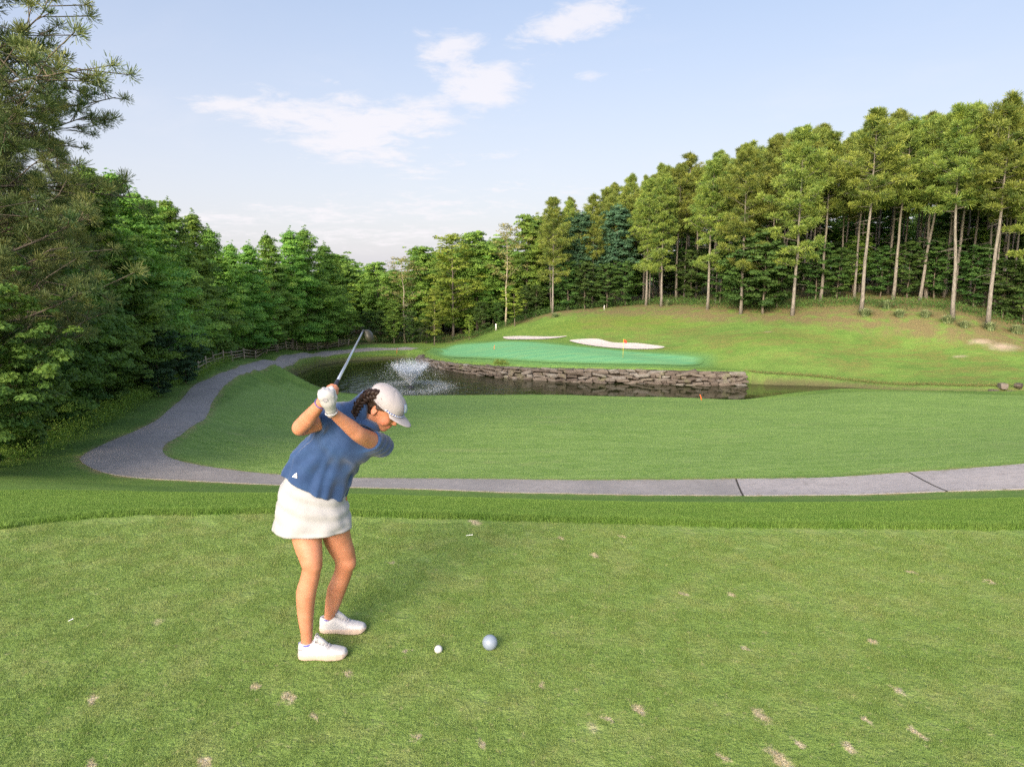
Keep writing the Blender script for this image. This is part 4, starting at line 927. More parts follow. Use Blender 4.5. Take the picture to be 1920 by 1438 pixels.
# weeds over the wall, along shore and creek
def weed_strip(name, pts, n, h, leaf, mat, label, spread=.3, vertical=.8):
    pts = np.asarray(pts, float); d = np.concatenate([[0], np.cumsum(np.linalg.norm(np.diff(pts[:, :2], axis=0), axis=1))]); s = rng.uniform(0, d[-1], n)
    q = np.stack([np.interp(s, d, pts[:, k]) for k in range(2)], 1)+rng.normal(0, spread, (n, 2)); z0 = height_pond(q)
    lump = .35+.65*np.abs(np.sin(s*1.7/h+np.sin(s*.7)*2))*rng.uniform(.5, 1, n)
    zz = z0+h*lump*rng.uniform(0, 1, n)**.7
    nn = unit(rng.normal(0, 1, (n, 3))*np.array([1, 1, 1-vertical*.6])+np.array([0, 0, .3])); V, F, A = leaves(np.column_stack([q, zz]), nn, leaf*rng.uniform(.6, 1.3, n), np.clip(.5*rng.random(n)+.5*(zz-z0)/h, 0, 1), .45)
    return tag(link(name, mesh_np(name, V, F, mat, False, {'tint': A})), label, 'weeds', kind='stuff')
le = np.array([P(*p)[:2] for p in [(-400, 880, 14), (-150, 868, 17.8), (0, 862, 20.2), (60, 842, 22.5), (130, 806, 26), (200, 772, 31), (255, 740, 37), (310, 714, 44.5), (352, 700, 50), (420, 678, 66)]])
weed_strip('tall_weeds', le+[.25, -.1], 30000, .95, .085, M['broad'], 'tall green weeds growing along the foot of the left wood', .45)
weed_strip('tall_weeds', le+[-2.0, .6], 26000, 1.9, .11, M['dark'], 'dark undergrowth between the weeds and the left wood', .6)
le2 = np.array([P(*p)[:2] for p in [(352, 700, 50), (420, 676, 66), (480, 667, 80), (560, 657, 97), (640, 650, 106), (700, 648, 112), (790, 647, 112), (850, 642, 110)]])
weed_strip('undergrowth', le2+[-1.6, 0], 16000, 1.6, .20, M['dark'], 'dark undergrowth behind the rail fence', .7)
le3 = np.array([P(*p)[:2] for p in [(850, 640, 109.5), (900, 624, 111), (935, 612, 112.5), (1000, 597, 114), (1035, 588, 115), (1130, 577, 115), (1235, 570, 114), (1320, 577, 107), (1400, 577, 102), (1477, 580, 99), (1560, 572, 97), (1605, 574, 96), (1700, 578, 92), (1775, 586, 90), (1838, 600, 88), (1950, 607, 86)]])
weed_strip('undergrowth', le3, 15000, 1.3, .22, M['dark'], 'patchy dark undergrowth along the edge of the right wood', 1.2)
weed_strip('shore_weeds', [onwater(926, 703), onwater(952, 706)], 900, .75, .10, M['broadwarm'], 'bright green weeds growing at the foot of the stone wall', .16)
weed_strip('shore_weeds', np.array([onwater(a, b) for a, b in [(1396, 719), (1500, 720.5), (1560, 723), (1620, 726), (1700, 733.5), (1800, 739), (1900, 741)]])+[0, .4], 7000, .38, .09, M['broadtan'], 'dry grass and weeds along the far bank of the creek', .3)
weed_strip('shore_weeds', np.array([onwater(a, b) for a, b in [(556, 702), (575, 694), (600, 684), (660, 676), (725, 672.5), (775, 672)]])+[-.2, .5], 4500, .30, .09, M['broadwarm'], 'rank grass along the far left shore of the pond', .4)
wtop = np.array([wall_at(s)[0]-wall_at(s)[1]*.25 for s in np.linspace(0, dl[-1], 60)])
weed_strip('wall_top_grass', wtop, 6500, .17, .11, M['broad'], 'grass hanging over the top of the stone wall', .14)

# ------------------------------------------------------------------ turf blades
def blade_mat(name, bank):
    m, t, out = mat_new(name); pos = wpos(t)
    col, (nlo, nmd, nhi, nx) = lawn_colour(t, pos)
    if bank: col = t.mix(t.map(nmd, .3, .7), (.120, .230, .038), (.165, .270, .056)); col = t.mix(t.map(nhi, .6, .85, 0, .4), col, (.24, .27, .08))
    ti = attr(t, 'tint'); col = t.mix(1.0, col, t.mix(ti, (.72, .78, .66), (1.32, 1.24, 1.25)), 'MULTIPLY')
    d = t.node('ShaderNodeBsdfPrincipled'); t.l.new(col, d.inputs['Base Color']); d.inputs['Roughness'].default_value = .55; d.inputs['Specular IOR Level'].default_value = .25
    tr = t.node('ShaderNodeBsdfTranslucent'); t.l.new(col, tr.inputs[0]); mx = t.node('ShaderNodeMixShader'); mx.inputs[0].default_value = .3
    t.l.new(d.outputs[0], mx.inputs[1]); t.l.new(tr.outputs[0], mx.inputs[2]); t.l.new(mx.outputs[0], out.inputs[0]); return m
M['teeblade'] = blade_mat('tee_grass_blades', False); M['bankblade'] = blade_mat('bank_grass_blades', True)
def patch(name, size, n, h, w, mat, tilt):
    b = rng.uniform(-size/2, size/2, (n, 2)); a0 = rng.uniform(0, 6.28, n); ln = h*rng.uniform(.5, 1.25, n); tl = np.clip(np.abs(rng.normal(tilt, .35, n)), 0, 1.35)
    d = np.stack([np.cos(a0), np.sin(a0)], 1); s = np.stack([-d[:, 1], d[:, 0]], 1)*w*.5*rng.uniform(.7, 1.3, n)[:, None]
    p0 = np.column_stack([b, np.full(n, -.004)]); tip = np.column_stack([b+d*(np.sin(tl)*ln)[:, None], np.cos(tl)*ln+.002]); s3 = np.column_stack([s, np.zeros(n)])
    V = np.stack([p0-s3, p0+s3, tip], 1).reshape(-1, 3)
    return mesh_np(name, V, np.arange(3*n).reshape(n, 3), mat, False, {'tint': np.repeat(rng.uniform(0, 1, n), 3)})
def scatter(name, pts, nrm, meshes, label, smin=.95, smax=1.1):
    col = bpy.data.collections.new(name+'_pieces')
    for me in meshes: col.objects.link(bpy.data.objects.new(name+'_piece', me))
    me = bpy.data.meshes.new(name); me.vertices.add(len(pts)); me.vertices.foreach_set('co', np.asarray(pts, np.float32).ravel())
    a = me.attributes.new('nrm', 'FLOAT_VECTOR', 'POINT'); a.data.foreach_set('vector', np.asarray(nrm, np.float32).ravel())
    o = tag(link(name, me), label, 'grass', kind='stuff')
    ng = bpy.data.node_groups.new(name, 'GeometryNodeTree'); ng.interface.new_socket('Geometry', in_out='INPUT', socket_type='NodeSocketGeometry'); ng.interface.new_socket('Geometry', in_out='OUTPUT', socket_type='NodeSocketGeometry')
    N = ng.nodes; L = ng.links; gi = N.new('NodeGroupInput'); go = N.new('NodeGroupOutput'); ip = N.new('GeometryNodeInstanceOnPoints'); ci = N.new('GeometryNodeCollectionInfo'); ci.inputs[0].default_value = col
    ci.inputs['Separate Children'].default_value = True; ci.inputs['Reset Children'].default_value = True
    L.new(gi.outputs[0], ip.inputs['Points']); L.new(ci.outputs[0], ip.inputs['Instance']); ip.inputs['Pick Instance'].default_value = True
    na_ = N.new('GeometryNodeInputNamedAttribute'); na_.data_type = 'FLOAT_VECTOR'; na_.inputs['Name'].default_value = 'nrm'
    al = N.new('FunctionNodeAlignRotationToVector'); al.axis = 'Z'; L.new(na_.outputs[0], al.inputs['Vector'])
    rr = N.new('FunctionNodeRandomValue'); rr.data_type = 'FLOAT'; rr.inputs['Min'].default_value = 0; rr.inputs['Max'].default_value = 6.283
    rz = N.new('FunctionNodeAxisAngleToRotation'); L.new(rr.outputs[1], rz.inputs['Angle'])
    ro = N.new('FunctionNodeRotateRotation'); ro.rotation_space = 'LOCAL'; L.new(al.outputs[0], ro.inputs[0]); L.new(rz.outputs[0], ro.inputs[1]); L.new(ro.outputs[0], ip.inputs['Rotation'])
    rs = N.new('FunctionNodeRandomValue'); rs.data_type = 'FLOAT'; rs.inputs[2].default_value = smin; rs.inputs[3].default_value = smax; L.new(rs.outputs[1], ip.inputs['Scale'])
    L.new(ip.outputs[0], go.inputs[0]); md = o.modifiers.new('scatter', 'NODES'); md.node_group = ng
    return o
def grid_pts(x0, x1, y0, y1, s):
    xs = np.arange(x0, x1, s); ys = np.arange(y0, y1, s); g = np.array(np.meshgrid(xs, ys)).reshape(2, -1).T; return g+rng.uniform(-.18*s, .18*s, g.shape)
tp_ = grid_pts(-5.5, 5.5, 1.9, 5.6, .25); tp_ = tp_[(np.abs(tp_[:, 0]) < tp_[:, 1]*.80+.5) & (poly_sd(tp_, tee_poly) < -.10)]
scatter('tee_turf', np.column_stack([tp_, np.zeros(len(tp_))]), np.tile([0, 0, 1.], (len(tp_), 1)), [patch('tee_turf', .30, 2200, .0125, .0027, M['teeblade'], .85) for _ in range(4)], 'short worn turf of the tee under the golfer')
def nrm_at(p, e=.3):
    hx = (height(p+[e, 0])-height(p-[e, 0]))/(2*e); hy = (height(p+[0, e])-height(p-[0, e]))/(2*e); return unit(np.stack([-hx, -hy, np.ones(len(p))], 1))
bp_ = grid_pts(-13, 13, 4.9, 13.5, .42); sdt = poly_sd(bp_, tee_poly); bp_ = bp_[(np.abs(bp_[:, 0]) < bp_[:, 1]*.80+.9) & (sdt > .23)]
scatter('bank_grass', np.column_stack([bp_, height(bp_)]), nrm_at(bp_, .1), [patch('bank_grass', .5, 2400, .030, .0042, M['bankblade'], .45) for _ in range(3)], 'longer grass on the bank that falls away beyond the tee', .9, 1.15)
ep = resample(tee_poly[1:-1], 3000); ep = ep[(np.abs(ep[:, 0]) < ep[:, 1]*.80+.6)]; tn_ = unit(np.gradient(ep, axis=0)); ep = ep[::7]; nn_ = np.stack([-tn_[:, 1], tn_[:, 0]], 1)[::7]; nn_ *= np.sign(nn_[:, 1:2])
for off in (.05,):
    q = ep+nn_*off+rng.normal(0, .012, ep.shape); scatter('fringe_grass', np.column_stack([q, np.zeros(len(q))-.002]), np.tile([0, 0, 1.], (len(q), 1)), [patch('fringe_grass', .12, 240, .030, .0036, M['bankblade'], .35) for _ in range(3)], 'upright fringe of longer grass along the far edge of the tee', .85, 1.2)
print('turf', time.time()-T0)

# ------------------------------------------------------------------ the golfer: solid shapes joined smoothly and turned into a surface
def surface(fn, lo, hi, h, block=8):
    """dual mesh of fn == 0; only blocks near the surface are evaluated"""
    lo = np.array(lo, float); n = np.ceil((np.array(hi)-lo)/h).astype(int); nb = -(-n//block)
    B = np.array(np.meshgrid(*[np.arange(k) for k in nb], indexing='ij')).reshape(3, -1).T
    d = fn(lo+(B+.5)*block*h); B = B[np.abs(d) < block*h*1.15+.012]
    o = np.array(np.meshgrid(*[np.arange(block)]*3, indexing='ij')).reshape(3, -1).T
    cells = (B[:, None]*block+o[None]).reshape(-1, 3)
    M_ = 4096; key = lambda c: (c[:, 0]*M_+c[:, 1])*M_+c[:, 2]
    co = np.array([(a, b, c) for a in (0, 1) for b in (0, 1) for c in (0, 1)])
    ck = (key(cells)[:, None]+key(co)[None])
    uk, inv = np.unique(ck.ravel(), return_inverse=True); inv = inv.reshape(ck.shape)
    pc = np.stack([uk//(M_*M_), (uk//M_) % M_, uk % M_], 1)
    val = np.concatenate([fn(lo+pc[i:i+200000]*h) for i in range(0, len(pc), 200000)])
    cv = val[inv]; act = (cv.min(1) < 0) & (cv.max(1) >= 0)
    cells, cv, inv = cells[act], cv[act], inv[act]
    acc = np.zeros((len(cells), 3)); cnt = np.zeros(len(cells))
    for i in range(8):
        for j in range(i+1, 8):
            if np.abs(co[i]-co[j]).sum() != 1: continue
            a, b = cv[:, i], cv[:, j]; m_ = (a < 0) != (b < 0); t = np.where(m_, a/(a-b+1e-12), 0)
            pt = co[i]+(co[j]-co[i])*t[:, None]; acc += np.where(m_[:, None], pt, 0); cnt += m_
    V = lo+(cells+acc/cnt[:, None])*h
    k = key(cells); order = np.argsort(k); ks = k[order]; F = []
    v0 = val[inv[:, 0]]
    for ax in range(3):
        e = np.zeros(3, int); e[ax] = 1; o1 = np.zeros(3, int); o1[(ax+1) % 3] = 1; o2 = np.zeros(3, int); o2[(ax+2) % 3] = 1
        ci = [int(np.where((co == x).all(1))[0][0]) for x in (np.zeros(3, int), e)]
        a, b = cv[:, ci[0]], cv[:, ci[1]]; s = np.where((a < 0) != (b < 0))[0]
        kk = [k[s], k[s]-key(o1[None])[0], k[s]-key(o1[None])[0]-key(o2[None])[0], k[s]-key(o2[None])[0]]
        q = []; ok = np.ones(len(s), bool)
        for x in kk:
            p = np.clip(np.searchsorted(ks, x), 0, len(ks)-1); ok &= ks[p] == x; q.append(order[p])
        q = np.stack(q, 1)[ok]; fl = a[s][ok] < 0; q[~fl] = q[~fl][:, ::-1]; F.append(q)
    return V, np.concatenate(F)
def relax(V, F, it=1):
    for _ in range(it):
        s = np.zeros_like(V); c = np.zeros(len(V))
        for i in range(4):
            for j in ((i+1) % 4, (i-1) % 4):
                np.add.at(s, F[:, i], V[F[:, j]]); np.add.at(c, F[:, i], 1)
        V = V*.4+.6*s/np.maximum(c, 1)[:, None]
    return V
def smin(a, b, k):
    h_ = np.clip(.5+.5*(b-a)/k, 0, 1); return b*(1-h_)+a*h_-k*h_*(1-h_)
def smax(a, b, k): return -smin(-a, -b, k)
def rc(p, a, b, ra, rb):
    a = np.asarray(a); e = np.asarray(b)-a; t = np.clip((p-a)@e/(e@e), 0, 1); return np.linalg.norm(p-a-t[:, None]*e, axis=1)-(ra+(rb-ra)*t)
def chain(p, pts, rad, k=.02):
    d = None
    for i in range(len(pts)-1):
        x = rc(p, pts[i], pts[i+1], rad[i], rad[i+1]); d = x if d is None else smin(d, x, k)
    return d
def ell(p, c, ax, r):
    q = (p-np.asarray(c))@np.asarray(ax).T; r = np.asarray(r); k0 = np.linalg.norm(q/r, axis=1); k1 = np.linalg.norm(q/r**2, axis=1); return k0*(k0-1)/(k1+1e-9)
class Loft:
    def __init__(s, secs):
        """sections: (left px, left py, right px, right py, metres ahead left, right, half depth)"""
        s.c, s.S, s.w, s.d = [], [], [], []
        for (lx, ly, rx, ry, dl_, dr_, hd) in secs:
            a, b = P(lx, ly, dl_), P(rx, ry, dr_); s.c.append((a+b)/2); s.S.append((b-a)/np.linalg.norm(b-a)); s.w.append(np.linalg.norm(b-a)/2); s.d.append(hd)
        s.c, s.S, s.w, s.d = map(np.array, (s.c, s.S, s.w, s.d)); s.T = unit(np.gradient(s.c, axis=0)); s.N = unit(np.cross(s.T, s.S))
    def local(s, p):
        best = np.full(len(p), 1e9); ti = np.zeros(len(p))
        for i in range(len(s.c)-1):
            e = s.c[i+1]-s.c[i]; t = np.clip((p-s.c[i])@e/(e@e), 0, 1); d = np.linalg.norm(p-s.c[i]-t[:, None]*e, axis=1); m_ = d < best-1e-9; best = np.where(m_, d, best); ti = np.where(m_, i+t, ti)
        i = np.minimum(ti.astype(int), len(s.c)-2); f = (ti-i)[:, None]; L = lambda A: A[i]*(1-f)+A[i+1]*f
        c, S, N, T = L(s.c), unit(L(s.S)), unit(L(s.N)), unit(L(s.T)); w = (L(s.w[:, None]))[:, 0]; dd = (L(s.d[:, None]))[:, 0]
        r = p-c; return ti, (r*S).sum(1), (r*N).sum(1), (r*T).sum(1), w, dd
    def sdf(s, p, fold=None, pw=2.3):
        ti, u, v, ax, w, d = s.local(p); q = (np.abs(u/w)**pw+np.abs(v/d)**pw)**(1/pw)
        r = (q-1)*(w*d)/np.sqrt((d*u)**2+(w*v)**2+1e-9)*np.sqrt(u*u+v*v+1e-9)*.9
        if fold is not None: r = r+fold(ti, np.arctan2(v/d, u/w), u, v)
        n = len(s.c)-1; end = ((ti <= 1e-6) & (ax < 0)) | ((ti >= n-1e-6) & (ax > 0)); a = np.abs(ax)
        return np.where(end, np.where(r > 0, np.sqrt(np.maximum(r, 0)**2+a*a), a), r)
PER0 = np.array([P(575, 1240, 3.34)[0]+.02, 3.42, 0.0])
person = tag(empty('person', PER0), 'woman in blue polo shirt, white skirt and cap at the top of a golf backswing', 'person')
def solid(name, fn, lo, hi, h, mat, parent=person, sm_=1, smooth=True):
    V, F = surface(fn, lo, hi, h); V = relax(V, F, sm_)
    off = np.array(parent.matrix_world.translation) if parent is not person else PER0
    return link(name, mesh_np(name, V-PER0, F, mat, smooth), parent)
# joints
J = dict(hipN=P(576, 930, 3.43), kneeN=P(586, 1062, 3.35), ankN=P(576, 1200, 3.345), hipF=P(622, 930, 3.50), kneeF=P(651, 1056, 3.53), ankF=P(617, 1160, 3.60),
         shR=P(638, 776, 3.42), elR=P(563, 803, 3.28), wrR=P(603, 754, 3.17), shL=P(716, 836, 3.50), elL=P(674, 815, 3.30), wrL=P(622, 772, 3.17), neck=P(688, 794, 3.46), head=P(719, 761, 3.46))
yaw, pit = math.radians(13), math.radians(36)
HF = np.array([math.cos(pit)*math.cos(yaw), -math.cos(pit)*math.sin(yaw), -math.sin(pit)]); HU = np.array([math.sin(pit)*math.cos(yaw), -math.sin(pit)*math.sin(yaw), math.cos(pit)]); HR = np.cross(HF, HU)   # HR: her right
HAX = np.stack([HF, HR, HU]); HC = J['head']
def hp(f, r, u): return HC+HF*f+HR*r+HU*u
butt = P(611, 757, 3.13); clubtip = P(683, 617, 4.14); G = clubtip-butt; CL_LEN = np.linalg.norm(G); G = G/CL_LEN
gx = unit(np.cross(G, [0, 0, 1.0])); gy = np.cross(gx, G)          # gx: towards +x, gy: up
if gx[0] < 0: gx = -gx
def gp_(s, ang, r): return butt+G*s+(gx*math.cos(ang)+gy*math.sin(ang))*r
def finger_arc(s, a0, a1, r, rad, n=4, drift=.0): return [gp_(s+drift*i/n, a0+(a1-a0)*i/n, r) for i in range(n+1)], [rad*(1-.2*i/n) for i in range(n+1)]
def hand_sdf(p, s0, wrist, pa0, wrap, rad=.0098, flip=1):
    """a hand closed on the grip: palm at angle pa0, four fingers of their own length wrapping by wrap, thumb along the shaft"""
    pc = gp_(s0, pa0, .034); out_ = gx*math.cos(pa0)+gy*math.sin(pa0); tng = -gx*math.sin(pa0)+gy*math.cos(pa0)
    ax = np.stack([G, tng, out_]); d = ell(p, pc, ax, (.046, .036, .021)); d = smin(d, rc(p, wrist, pc-G*.008*flip+(wrist-pc)*.25, .0235, .027), .025)
    for i in range(4):
        s = s0+(-.031+.0205*i)*flip; L = (.82, .95, 1.0, .9)[i]
        pts, rr = finger_arc(s, pa0+.45*np.sign(wrap), pa0+wrap*L, .0245, rad*(1.0, 1.05, 1.08, 1.0)[i]*1.05); d = smin(d, chain(p, pts, rr, .003), .004)
        kn = gp_(s, pa0+.50*np.sign(wrap), .036); d = smin(d, np.linalg.norm(p-kn, axis=1)-.0105, .008)
    tb = [pc-tng*.012*np.sign(wrap)+G*.018*flip, gp_(s0+.045, pa0-.95*np.sign(wrap), .026), gp_(s0+.078, pa0-1.15*np.sign(wrap), .0225)]
    return smin(d, chain(p, tb, [.015, .0125, .0095], .006), .010)
wrL, wrR = J['wrL'], J['wrR']
palL = math.atan2((wrL-butt)@gy-.0, (wrL-butt)@gx); palL = -2.05      # glove: back of the hand to the camera and down
gw, gtop = P(620, 768, 3.150), P(613, 736, 3.118); gup = unit(gtop-gw); gback = unit(np.array([0, 0, CAM_H])-gtop); gback = unit(gback-gup*(gback@gup)); gside = np.cross(gup, gback)
if gside[0] < 0: gside = -gside
gcen = P(613.5, 749, 3.118)
def gpt(a, b, c): return gcen+gside*a+gup*b+gback*c      # across the hand, towards the knuckles, towards the camera
def gloveS(p):
    GA_ = np.stack([gside, gup, gback])
    d = ell(p, gpt(0, 0, 0), GA_, (.035, .043, .024)); d = smin(d, ell(p, gpt(-.002, .022, -.004), GA_, (.036, .024, .024)), .015); d = smin(d, rc(p, gw, gpt(.004, -.02, -.004), .0255, .029), .018)
    for i in range(4):
        x = -.027+.0175*i; y = .034-.006*abs(i-1.2); L = (.9, 1, 1, .85)[i]
        d = smin(d, chain(p, [gpt(x, y-.010, .006), gpt(x+.001, y+.005, -.010), gpt(x+.004, y+.001, -.040*L), gpt(x+.010, y-.028, -.052*L), gpt(x+.014, y-.046, -.036)], [.0098, .0108, .0102, .0092, .0085], .003), .0045)
    d = smin(d, chain(p, [gpt(.020, -.026, -.004), gpt(.034, -.004, -.010), gpt(.034, .020, -.024), gpt(.030, .034, -.040)], [.0150, .0128, .0110, .0095], .005), .006)
    cr = rc(p, gpt(.021, .030, .022), gpt(.022, -.022, .024), .0022, .0016); d = smax(d, -cr, .003)
    return d+.0006*np.sin((p@gup)*420)*np.exp(-((p-gw)@gup/.015)**2)
def handR(p): return hand_sdf(p, .122, P(606, 747, 3.165), -2.6, -3.9)
def headS(p):
    q = (p-HC)@HAX.T; r = q.copy(); r[:, 1] = np.abs(r[:, 1])
    d = ell(p, hp(-.006, 0, .015), HAX, (.090, .073, .078))
    d = smin(d, ell(p, hp(.030, 0, -.045), HAX, (.056, .052, .068)), .04)          # face and jaw
    d = smin(d, ell(p, hp(.064, 0, -.094), HAX, (.021, .024, .018)), .026)          # chin
    sym = lambda c, rr, f=None: ell(np.column_stack([q[:, 0], np.abs(q[:, 1]), q[:, 2]]), c, np.eye(3), rr)
    d = smin(d, sym((.050, .034, -.040), (.030, .022, .026)), .02)                  # cheeks
    d = smin(d, sym((.076, .020, .008), (.014, .022, .009)), .014)                  # brow
    d = smax(d, -sym((.094, .030, -.010), (.014, .015, .010)), .012)                # eye sockets
    d = smin(d, sym((.070, .029, -.011), (.0145, .0135, .0125)), .003)              # eyes, lids lowered
    nose = rc(q, (.084, 0, -.004), (.104, 0, -.040), .0065, .0095); nose = smin(nose, sym((.094, .009, -.042), (.010, .007, .0065)), .006); d = smin(d, nose, .010)
    d = smin(d, ell(q, (.086, 0, -.0625), np.eye(3), (.0105, .0210, .0055)), .006); d = smin(d, ell(q, (.084, 0, -.0735), np.eye(3), (.0105, .0180, .0060)), .006)   # lips
    d = smax(d, -rc(np.column_stack([q[:, 0], np.abs(q[:, 1]), q[:, 2]]), (.097, 0, -.0680), (.080, .026, -.0655), .0016, .0010), .003)
    earc = (-.008, .078, -.015); ea = np.column_stack([q[:, 0], np.abs(q[:, 1]), q[:, 2]])
    e1 = ell(ea, earc, np.array([[.96, .28, 0], [-.28, .96, 0], [0, 0, 1]]), (.0175, .0085, .031)); e1 = smax(e1, -ell(ea, (-.003, .087, -.013), np.eye(3), (.009, .006, .018)), .004); d = smin(d, e1, .006)
    return d
def bodyS(p):
    J_ = J
    kn, kf, an, af = J_['kneeN'], J_['kneeF'], J_['ankN'], J_['ankF']
    bez = lambda pts, rad: (spline(np.array(pts), 6), np.interp(np.linspace(0, len(pts)-1, (len(pts)-1)*6+1), np.arange(len(pts)), rad))
    p1, r1 = bez([J_['hipN'], P(575, 1000, 3.395), kn+[-.006, 0, .045], kn+[-.004, 0, -.005], P(580, 1088, 3.352), P(574, 1112, 3.355), P(573, 1150, 3.352), P(575, 1185, 3.348), an+[-.004, 0.002, -.012]], [.070, .077, .057, .0465, .0475, .0505, .0415, .0300, .0270])
    p2, r2 = bez([J_['hipF'], P(630, 1000, 3.51), kf+[-.014, 0, .045], kf+[-.012, 0, .0], P(642, 1078, 3.545), P(631, 1106, 3.565), P(624, 1132, 3.58), P(619, 1150, 3.598), af+[-.002, .012, -.004]], [.078, .074, .058, .0500, .0475, .0500, .0410, .0300, .0260])
    d = smin(chain(p, p1, r1, .002), ell(p, kn+[.010, -.010, .004], np.eye(3), (.037, .038, .040)), .012)
    d2 = smin(chain(p, p2, r2, .002), ell(p, kf+[.006, -.008, .004], np.eye(3), (.043, .042, .043)), .012)
    d = smin(d, d2, .008)
    tor = TOR.sdf(p)+.030
    d = smin(d, tor, .03)
    aR, qR = bez([J_['shR'], J_['shR']*.5+J_['elR']*.5, J_['elR'], J_['elR']*.68+J_['wrR']*.32, J_['wrR']], [.048, .0455, .0365, .0385, .0240])
    aL, qL = bez([J_['shL'], J_['shL']*.5+J_['elL']*.5, J_['elL'], J_['elL']*.68+J_['wrL']*.32, J_['wrL']], [.050, .0455, .0385, .0365, .0235])
    d = smin(d, chain(p, aR, qR, .002), .02); d = smin(d, chain(p, aL, qL, .002), .012)
    d = smin(d, handR(p), .012); d = smin(d, rc(p, wrL, gpt(.004, -.02, -.004), .022, .018), .01)
    d = smin(d, rc(p, J_['neck']+unit(J_['neck']-HC)*.03, hp(-.028, 0, -.055), .053, .048), .022)
    d = smin(d, headS(p), .012)
    return d
TOR = Loft([(529, 897, 646, 920, 3.44, 3.46, .124), (544, 868, 659, 892, 3.43, 3.47, .108), (567, 844, 671, 868, 3.42, 3.48, .106), (589, 815, 685, 852, 3.41, 3.49, .122), (610, 785, 704, 843, 3.40, 3.50, .115), (630, 762, 712, 826, 3.40, 3.51, .085), (655, 756, 710, 806, 3.41, 3.50, .062), (674, 768, 703, 794, 3.44, 3.48, .050)])
def shirt_fold(ti, a, u, v):
    k = np.clip(1-ti/3.2, 0, 1)
    f = .0068*k*np.sin(a*8+2.2*np.sin(ti*1.0+1)+.8*np.sin(a*3))+0.0045*np.clip(1-ti/5, 0, 1)*np.sin(a*15+ti*2.5+np.sin(a*5+ti))+.0048*np.sin(ti*5.2+3*np.cos(a*1.5)+u*20)*np.clip(1-np.abs(ti-3.0)/2.0, 0, 1)
    f += 0
    return f-.004*k
def shirtS(p):
    d = TOR.sdf(p+np.array([0, 0, 0]), shirt_fold)
    # bust, and the way the cloth hangs from it
    b1 = P(644, 836, 3.370); b2 = P(668, 846, 3.405); d = smin(d, ell(p, b1, np.eye(3), (.052, .046, .052)), .05); d = smin(d, ell(p, b2, np.eye(3), (.044, .044, .050)), .05)
    # sleeves, cut square
    sR0, sR1 = J['shR']+[.0, .0, .0], J['shR']*.42+J['elR']*.58; aR = unit(sR1-sR0); tR = (p-sR0)@aR; dR = rc(p, sR0, J['elR'], .0600, .0620); dR = dR+.0022*np.sin(tR*120+2*np.sin(tR*40)+(p[:, 2]*60)); dR = smax(dR, tR-np.linalg.norm(sR1-sR0), .004); d = smin(d, dR, .035)
    sL0, sL1 = J['shL'], J['shL']*.48+J['elL']*.52; aL = unit(sL1-sL0); tL = (p-sL0)@aL; dL = rc(p, sL0, J['elL'], .0610, .0550); dL = dL+.0020*np.sin(tL*110+p[:, 2]*70); dL = smax(dL, tL-np.linalg.norm(sL1-sL0)-.004, .004); d = smin(d, dL, .030)
    # neck opening
    nk = unit(hp(-.028, 0, -.055)-J['neck']); hN_ = (p-J['neck'])@nk; rN_ = np.linalg.norm(p-J['neck']-hN_[:, None]*nk, axis=1); d = smax(d, -np.maximum(.010-hN_, rN_-.066), .006)
    return d
# materials of the figure
def skin_mat():
    m, t, out = mat_new('skin'); p = opos(t)
    col = t.mix(t.map(t.noise(p, 9, 4), .3, .7), (.40, .165, .092), (.51, .230, .142)); col = t.mix(t.map(t.noise(p, 60, 3), .45, .75, 0, .30), col, (.38, .145, .085))
    # flushed cheek, lips and lid lines
    for (f, r, u, rad, c, k) in [(.060, .050, -.040, .030, (.62, .19, .13), .6), (.095, 0, -.067, .017, (.55, .16, .13), .85), (.085, .020, -.068, .012, (.55, .16, .13), .8), (.0, .085, -.02, .03, (.70, .27, .18), .5)]:
        c0 = hp(f, r, u)-PER0; col = t.mix(t.map(t.vmath('DISTANCE', p, tuple(c0)), rad*.45, rad, k, 0), col, c)
    b = principled(t, out, col, .48, t.noise(p, 220, 2), .12, .002, spec=.35)
    b.inputs['Subsurface Weight'].default_value = .12; b.inputs['Subsurface Radius'].default_value = (.012, .004, .002); b.inputs['Subsurface Scale'].default_value = .6
    return m
M['skin'] = skin_mat()
def cloth_mat(name, c, c2=None, rough=.75, sc=900, sheen=.3, bstr=.25):
    m, t, out = mat_new(name); p = opos(t); w_ = t.node('ShaderNodeTexWave'); t.l.new(p, w_.inputs['Vector']); w_.inputs['Scale'].default_value = sc/6; w_.inputs['Distortion'].default_value = 1.0
    n = t.noise(p, 14, 5, .65); col = t.mix(t.map(n, .3, .7), c, c2 or tuple(x*.86 for x in c))
    h = t.math('ADD', t.math('MULTIPLY', n, .9), t.math('MULTIPLY', w_.outputs['Fac'], .08))
    b = principled(t, out, col, rough, h, bstr, .006, spec=.25); b.inputs['Sheen Weight'].default_value = sheen; b.inputs['Sheen Roughness'].default_value = .5
    return m
M['shirt'] = cloth_mat('blue_polo_knit', (.012, .038, .115), (.019, .054, .148), bstr=.10)
M['skirt'] = cloth_mat('white_skirt_fabric', (.31, .31, .325), (.36, .36, .38), sheen=.1, bstr=.12)
M['cap'] = cloth_mat('pale_cap_twill', (.29, .27, .285), (.33, .31, .325), sheen=.1, bstr=.12)
m, t, out = mat_new('white_glove_leather'); p = opos(t); n = t.noise(p, 40, 4, .6); principled(t, out, t.mix(n, (.40, .40, .415), (.35, .35, .365)), .5, n, .35, .003, spec=.4); M['glove'] = m
m, t, out = mat_new('dark_brown_hair'); p = opos(t); n = t.noise(t.scale(p, (1, 1, 1)), 120, 3, .6); principled(t, out, t.mix(n, (.010, .006, .004), (.030, .014, .009)), .5, n, .5, .003, spec=.3); M['hair'] = m
